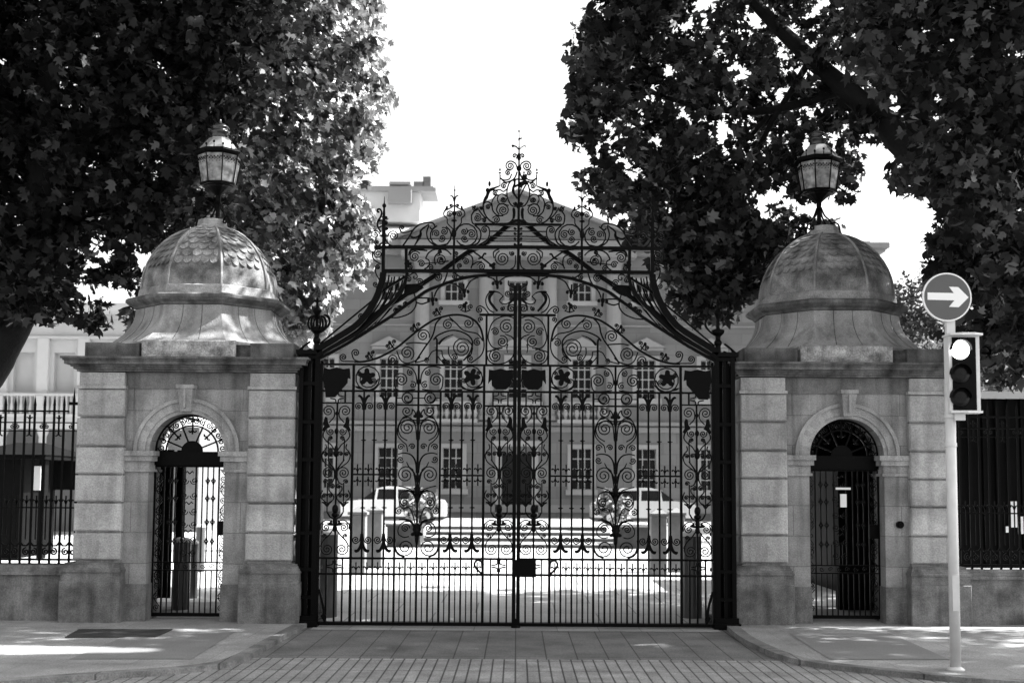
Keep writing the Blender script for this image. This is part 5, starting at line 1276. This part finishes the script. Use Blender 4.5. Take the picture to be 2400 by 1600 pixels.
cl = np.concatenate([clumps_px(pc, hc, 15.8, 17.5, 370, 1), clumps_px(pc, hc, 17.5, 20.0, 290, 1)])
lfc = spread(cl, 36, .26)
fill = spread(np.concatenate([clumps_px([(1390, 370), (1700, 380), (1760, 470), (1600, 570), (1470, 530), (1405, 450)], [(1560, 430, 16, 10), (1680, 400, 22, 12)], 16, 19, 58, 1), clumps_px([(1385, -60), (1620, -60), (1620, 150), (1365, 170)], [], 16, 19, 60, 1)]), 30, .27)
near = spread(clumps_px([(1960, -100), (2500, -100), (2500, 880), (2300, 860), (2220, 700), (2230, 520), (2120, 430), (2180, 350), (2040, 200)], hc, 13.2, 15.2, 230, 1), 34, .32)
low = spread(clumps_px([(1480, 540), (1560, 540), (1700, 470), (1790, 520), (1850, 560), (1780, 640), (1750, 690), (1700, 735), (1640, 740), (1590, 690), (1545, 610)], [(1690, 520, 12, 8)], 16, 19, 150, 1), 34, .26)
over = spread(np.concatenate([box_cl(500, 3.2, 13, 9.5, 13.5, 8.2, 13), box_cl(900, 3.2, 14, 8.5, 14.8, 7.9, 13), box_cl(330, 3.2, 14, 14.8, 20, 9.9, 13.5)]), 36, .5)
over2 = spread(box_cl(75, -2.5, 3.2, 13, 18.0, 8.9, 12.5), 30, .5)  # leaves above the view, added to dapple the left dome
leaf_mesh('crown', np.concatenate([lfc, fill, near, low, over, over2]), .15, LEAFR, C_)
limb(C_, [(10.2, 16.2, 0), (9.6, 16.0, 2.2), P(2440, 760, 15.8)[:], P(2330, 600, 15.8)[:], P(2190, 420, 15.9)[:], P(2050, 270, 16.2)[:], P(1880, 120, 16.6)[:], P(1700, -60, 17)[:]], .42, .06, 'trunk', 12)
limb(C_, [P(2340, 600, 15.8)[:], P(2350, 400, 16)[:], P(2300, 100, 16)[:], P(2280, -150, 16)[:]], .2, .08)
limb(C_, [P(2190, 420, 15.9)[:], P(2100, 160, 16.2)[:], P(2040, -100, 16.4)[:]], .12, .05)
limb(C_, [P(1900, 140, 16.6)[:], P(1790, 320, 16.8)[:], P(1700, 490, 17)[:]], .05, .02)
limb(C_, [P(1980, 210, 16.4)[:], P(1800, 260, 16.8)[:], P(1640, 250, 17)[:], P(1470, 200, 17.4)[:]], .07, .02)
limb(C_, [P(1800, 270, 16.8)[:], P(1720, 360, 17)[:], P(1600, 440, 17.2)[:]], .035, .012)
# shrubs and small trees beyond
def bush(u, v, Y, r, nclump, lab, name='shrub', m=LEAFS, cat_='shrub', grp=None, zmin=None):
    c = P(u, v, Y); T = thing(name, (c.x, c.y, max(0, c.z-r)), lab, cat_, grp)
    cl_ = NR.normal(size=(nclump, 3)); cl_ /= np.linalg.norm(cl_, axis=1, keepdims=True); cl_ *= r*NR.uniform(.3, .95, size=(nclump, 1))
    cl_ += np.array(c); leaf_mesh('crown', spread(cl_, 40, r*.35), .13, m, T, LS)
    b = MB(); b.tube([(c.x, c.y, max(0, c.z-r-.1)), (c.x+.02, c.y, c.z)], [.05, .02], 6); b.build('trunk', BARK, T)
for (ua, ub, v0_, v1_, lab) in ((907, 985, 1229, 1281, 'left'), (1446, 1521, 1231, 1283, 'right')):
    xa_, xb_ = P(ua, 1250, 31.4).x, P(ub, 1250, 31.4).x; zt = P(940, v0_, 31.4).z
    T = thing('planter', ((xa_+xb_)/2, 31.8, 0), 'dark stone planter box at the %s end of the low steps' % lab, 'planter', 'planters flanking the steps')
    b = MB(); b.box(xa_, xb_, 31.4, 32.6, 0, zt-.06); b.build('box', mat('dark_planter_stone', .04, .9, .3, 3), T)
    b = MB(); b.box(xa_-.04, xb_+.04, 31.36, 32.64, zt-.06, zt); b.build('rim', mat('dark_planter_stone', .04), T)
    bush(985 if lab == 'left' else 1440, 1185, 36, .55, 26, 'leafy shrub, part sunlit, rising behind the %s planter box' % lab, m=LEAFL, grp='shrubs beside the steps')
bush(2180, 740, 36, 1.5, 90, 'small dark tree in front of the pale building behind the arrow sign', 'small_tree', LEAFS, 'tree')
bush(2330, 860, 24, 1.2, 60, 'leafy shrub top showing above the pale fascia of the shelter', 'shrub', LEAFL, 'shrub')

# ------------------------------------------------------------------ cars
def car(u, Y, sg, m, lab):
    g = P(u, 1200, Y); x0 = g.x
    T = thing('parked_car', (x0, Y, 0), lab, 'car', 'pale cars parked before the mansion')
    prof = [(-2.05, .45), (-2.05, .78), (-1.95, .92), (-1.35, 1.0), (-.75, 1.42), (-.3, 1.5), (.75, 1.48), (1.35, 1.1), (1.9, 1.02), (2.05, .85), (2.08, .45), (1.65, .3), (-1.7, .3)]
    X = lambda a: x0+sg*a
    b = MB(); b.prism([(X(a), z_) for a, z_ in [(-2.05, .32), (-2.06, .78), (-1.95, .9), (-1.3, .97), (1.45, 1.0), (1.95, .96), (2.06, .8), (2.06, .32)]], Y-.85, Y+.85)
    b.prism([(X(a), z_) for a, z_ in [(-.72, 1.40), (-.3, 1.50), (.75, 1.48), (1.0, 1.38)]], Y-.62, Y+.62)
    for a in (-.7, .15, 1.0):
        b.prism([(X(a-.04), .97), (X(a+.04), .97), (X(a*.9+.04), 1.42), (X(a*.9-.04), 1.42)], Y-.68, Y-.62)
    bo = b.build('body', m, T)
    b = MB(); b.prism([(X(a), z_) for a, z_ in [(-1.25, .98), (-.7, 1.39), (1.0, 1.38), (1.4, 1.0)]], Y-.61, Y+.61); b.build('window', GLASS, T)
    for a in (-1.3, 1.3):
        for yy in (-.86, .66):
            b = MB(); b.prism([(X(a)+.33*math.cos(2*math.pi*i/18), .33+.33*math.sin(2*math.pi*i/18)) for i in range(18)], Y+yy, Y+yy+.2); wh = b.build('wheel', TYRE, T)
            b = MB(); b.prism([(X(a)+.2*math.cos(2*math.pi*i/12), .33+.2*math.sin(2*math.pi*i/12)) for i in range(12)], Y+yy-.02, Y+yy+.22); b.build('rim', CARG, wh)
    b = MB(); b.box(X(-2.08), X(-1.9), Y-.8, Y-.5, .66, .8); b.build('headlight', PALE, T)
car(925, 50.0, 1, CARW, 'pale parked car left of the mansion door, behind the left planter')
car(1505, 50.0, -1, CARG, 'pale parked car right of the mansion door, behind the right planter')
for o in bpy.data.objects:
    if '_w' in o: del o['_w']
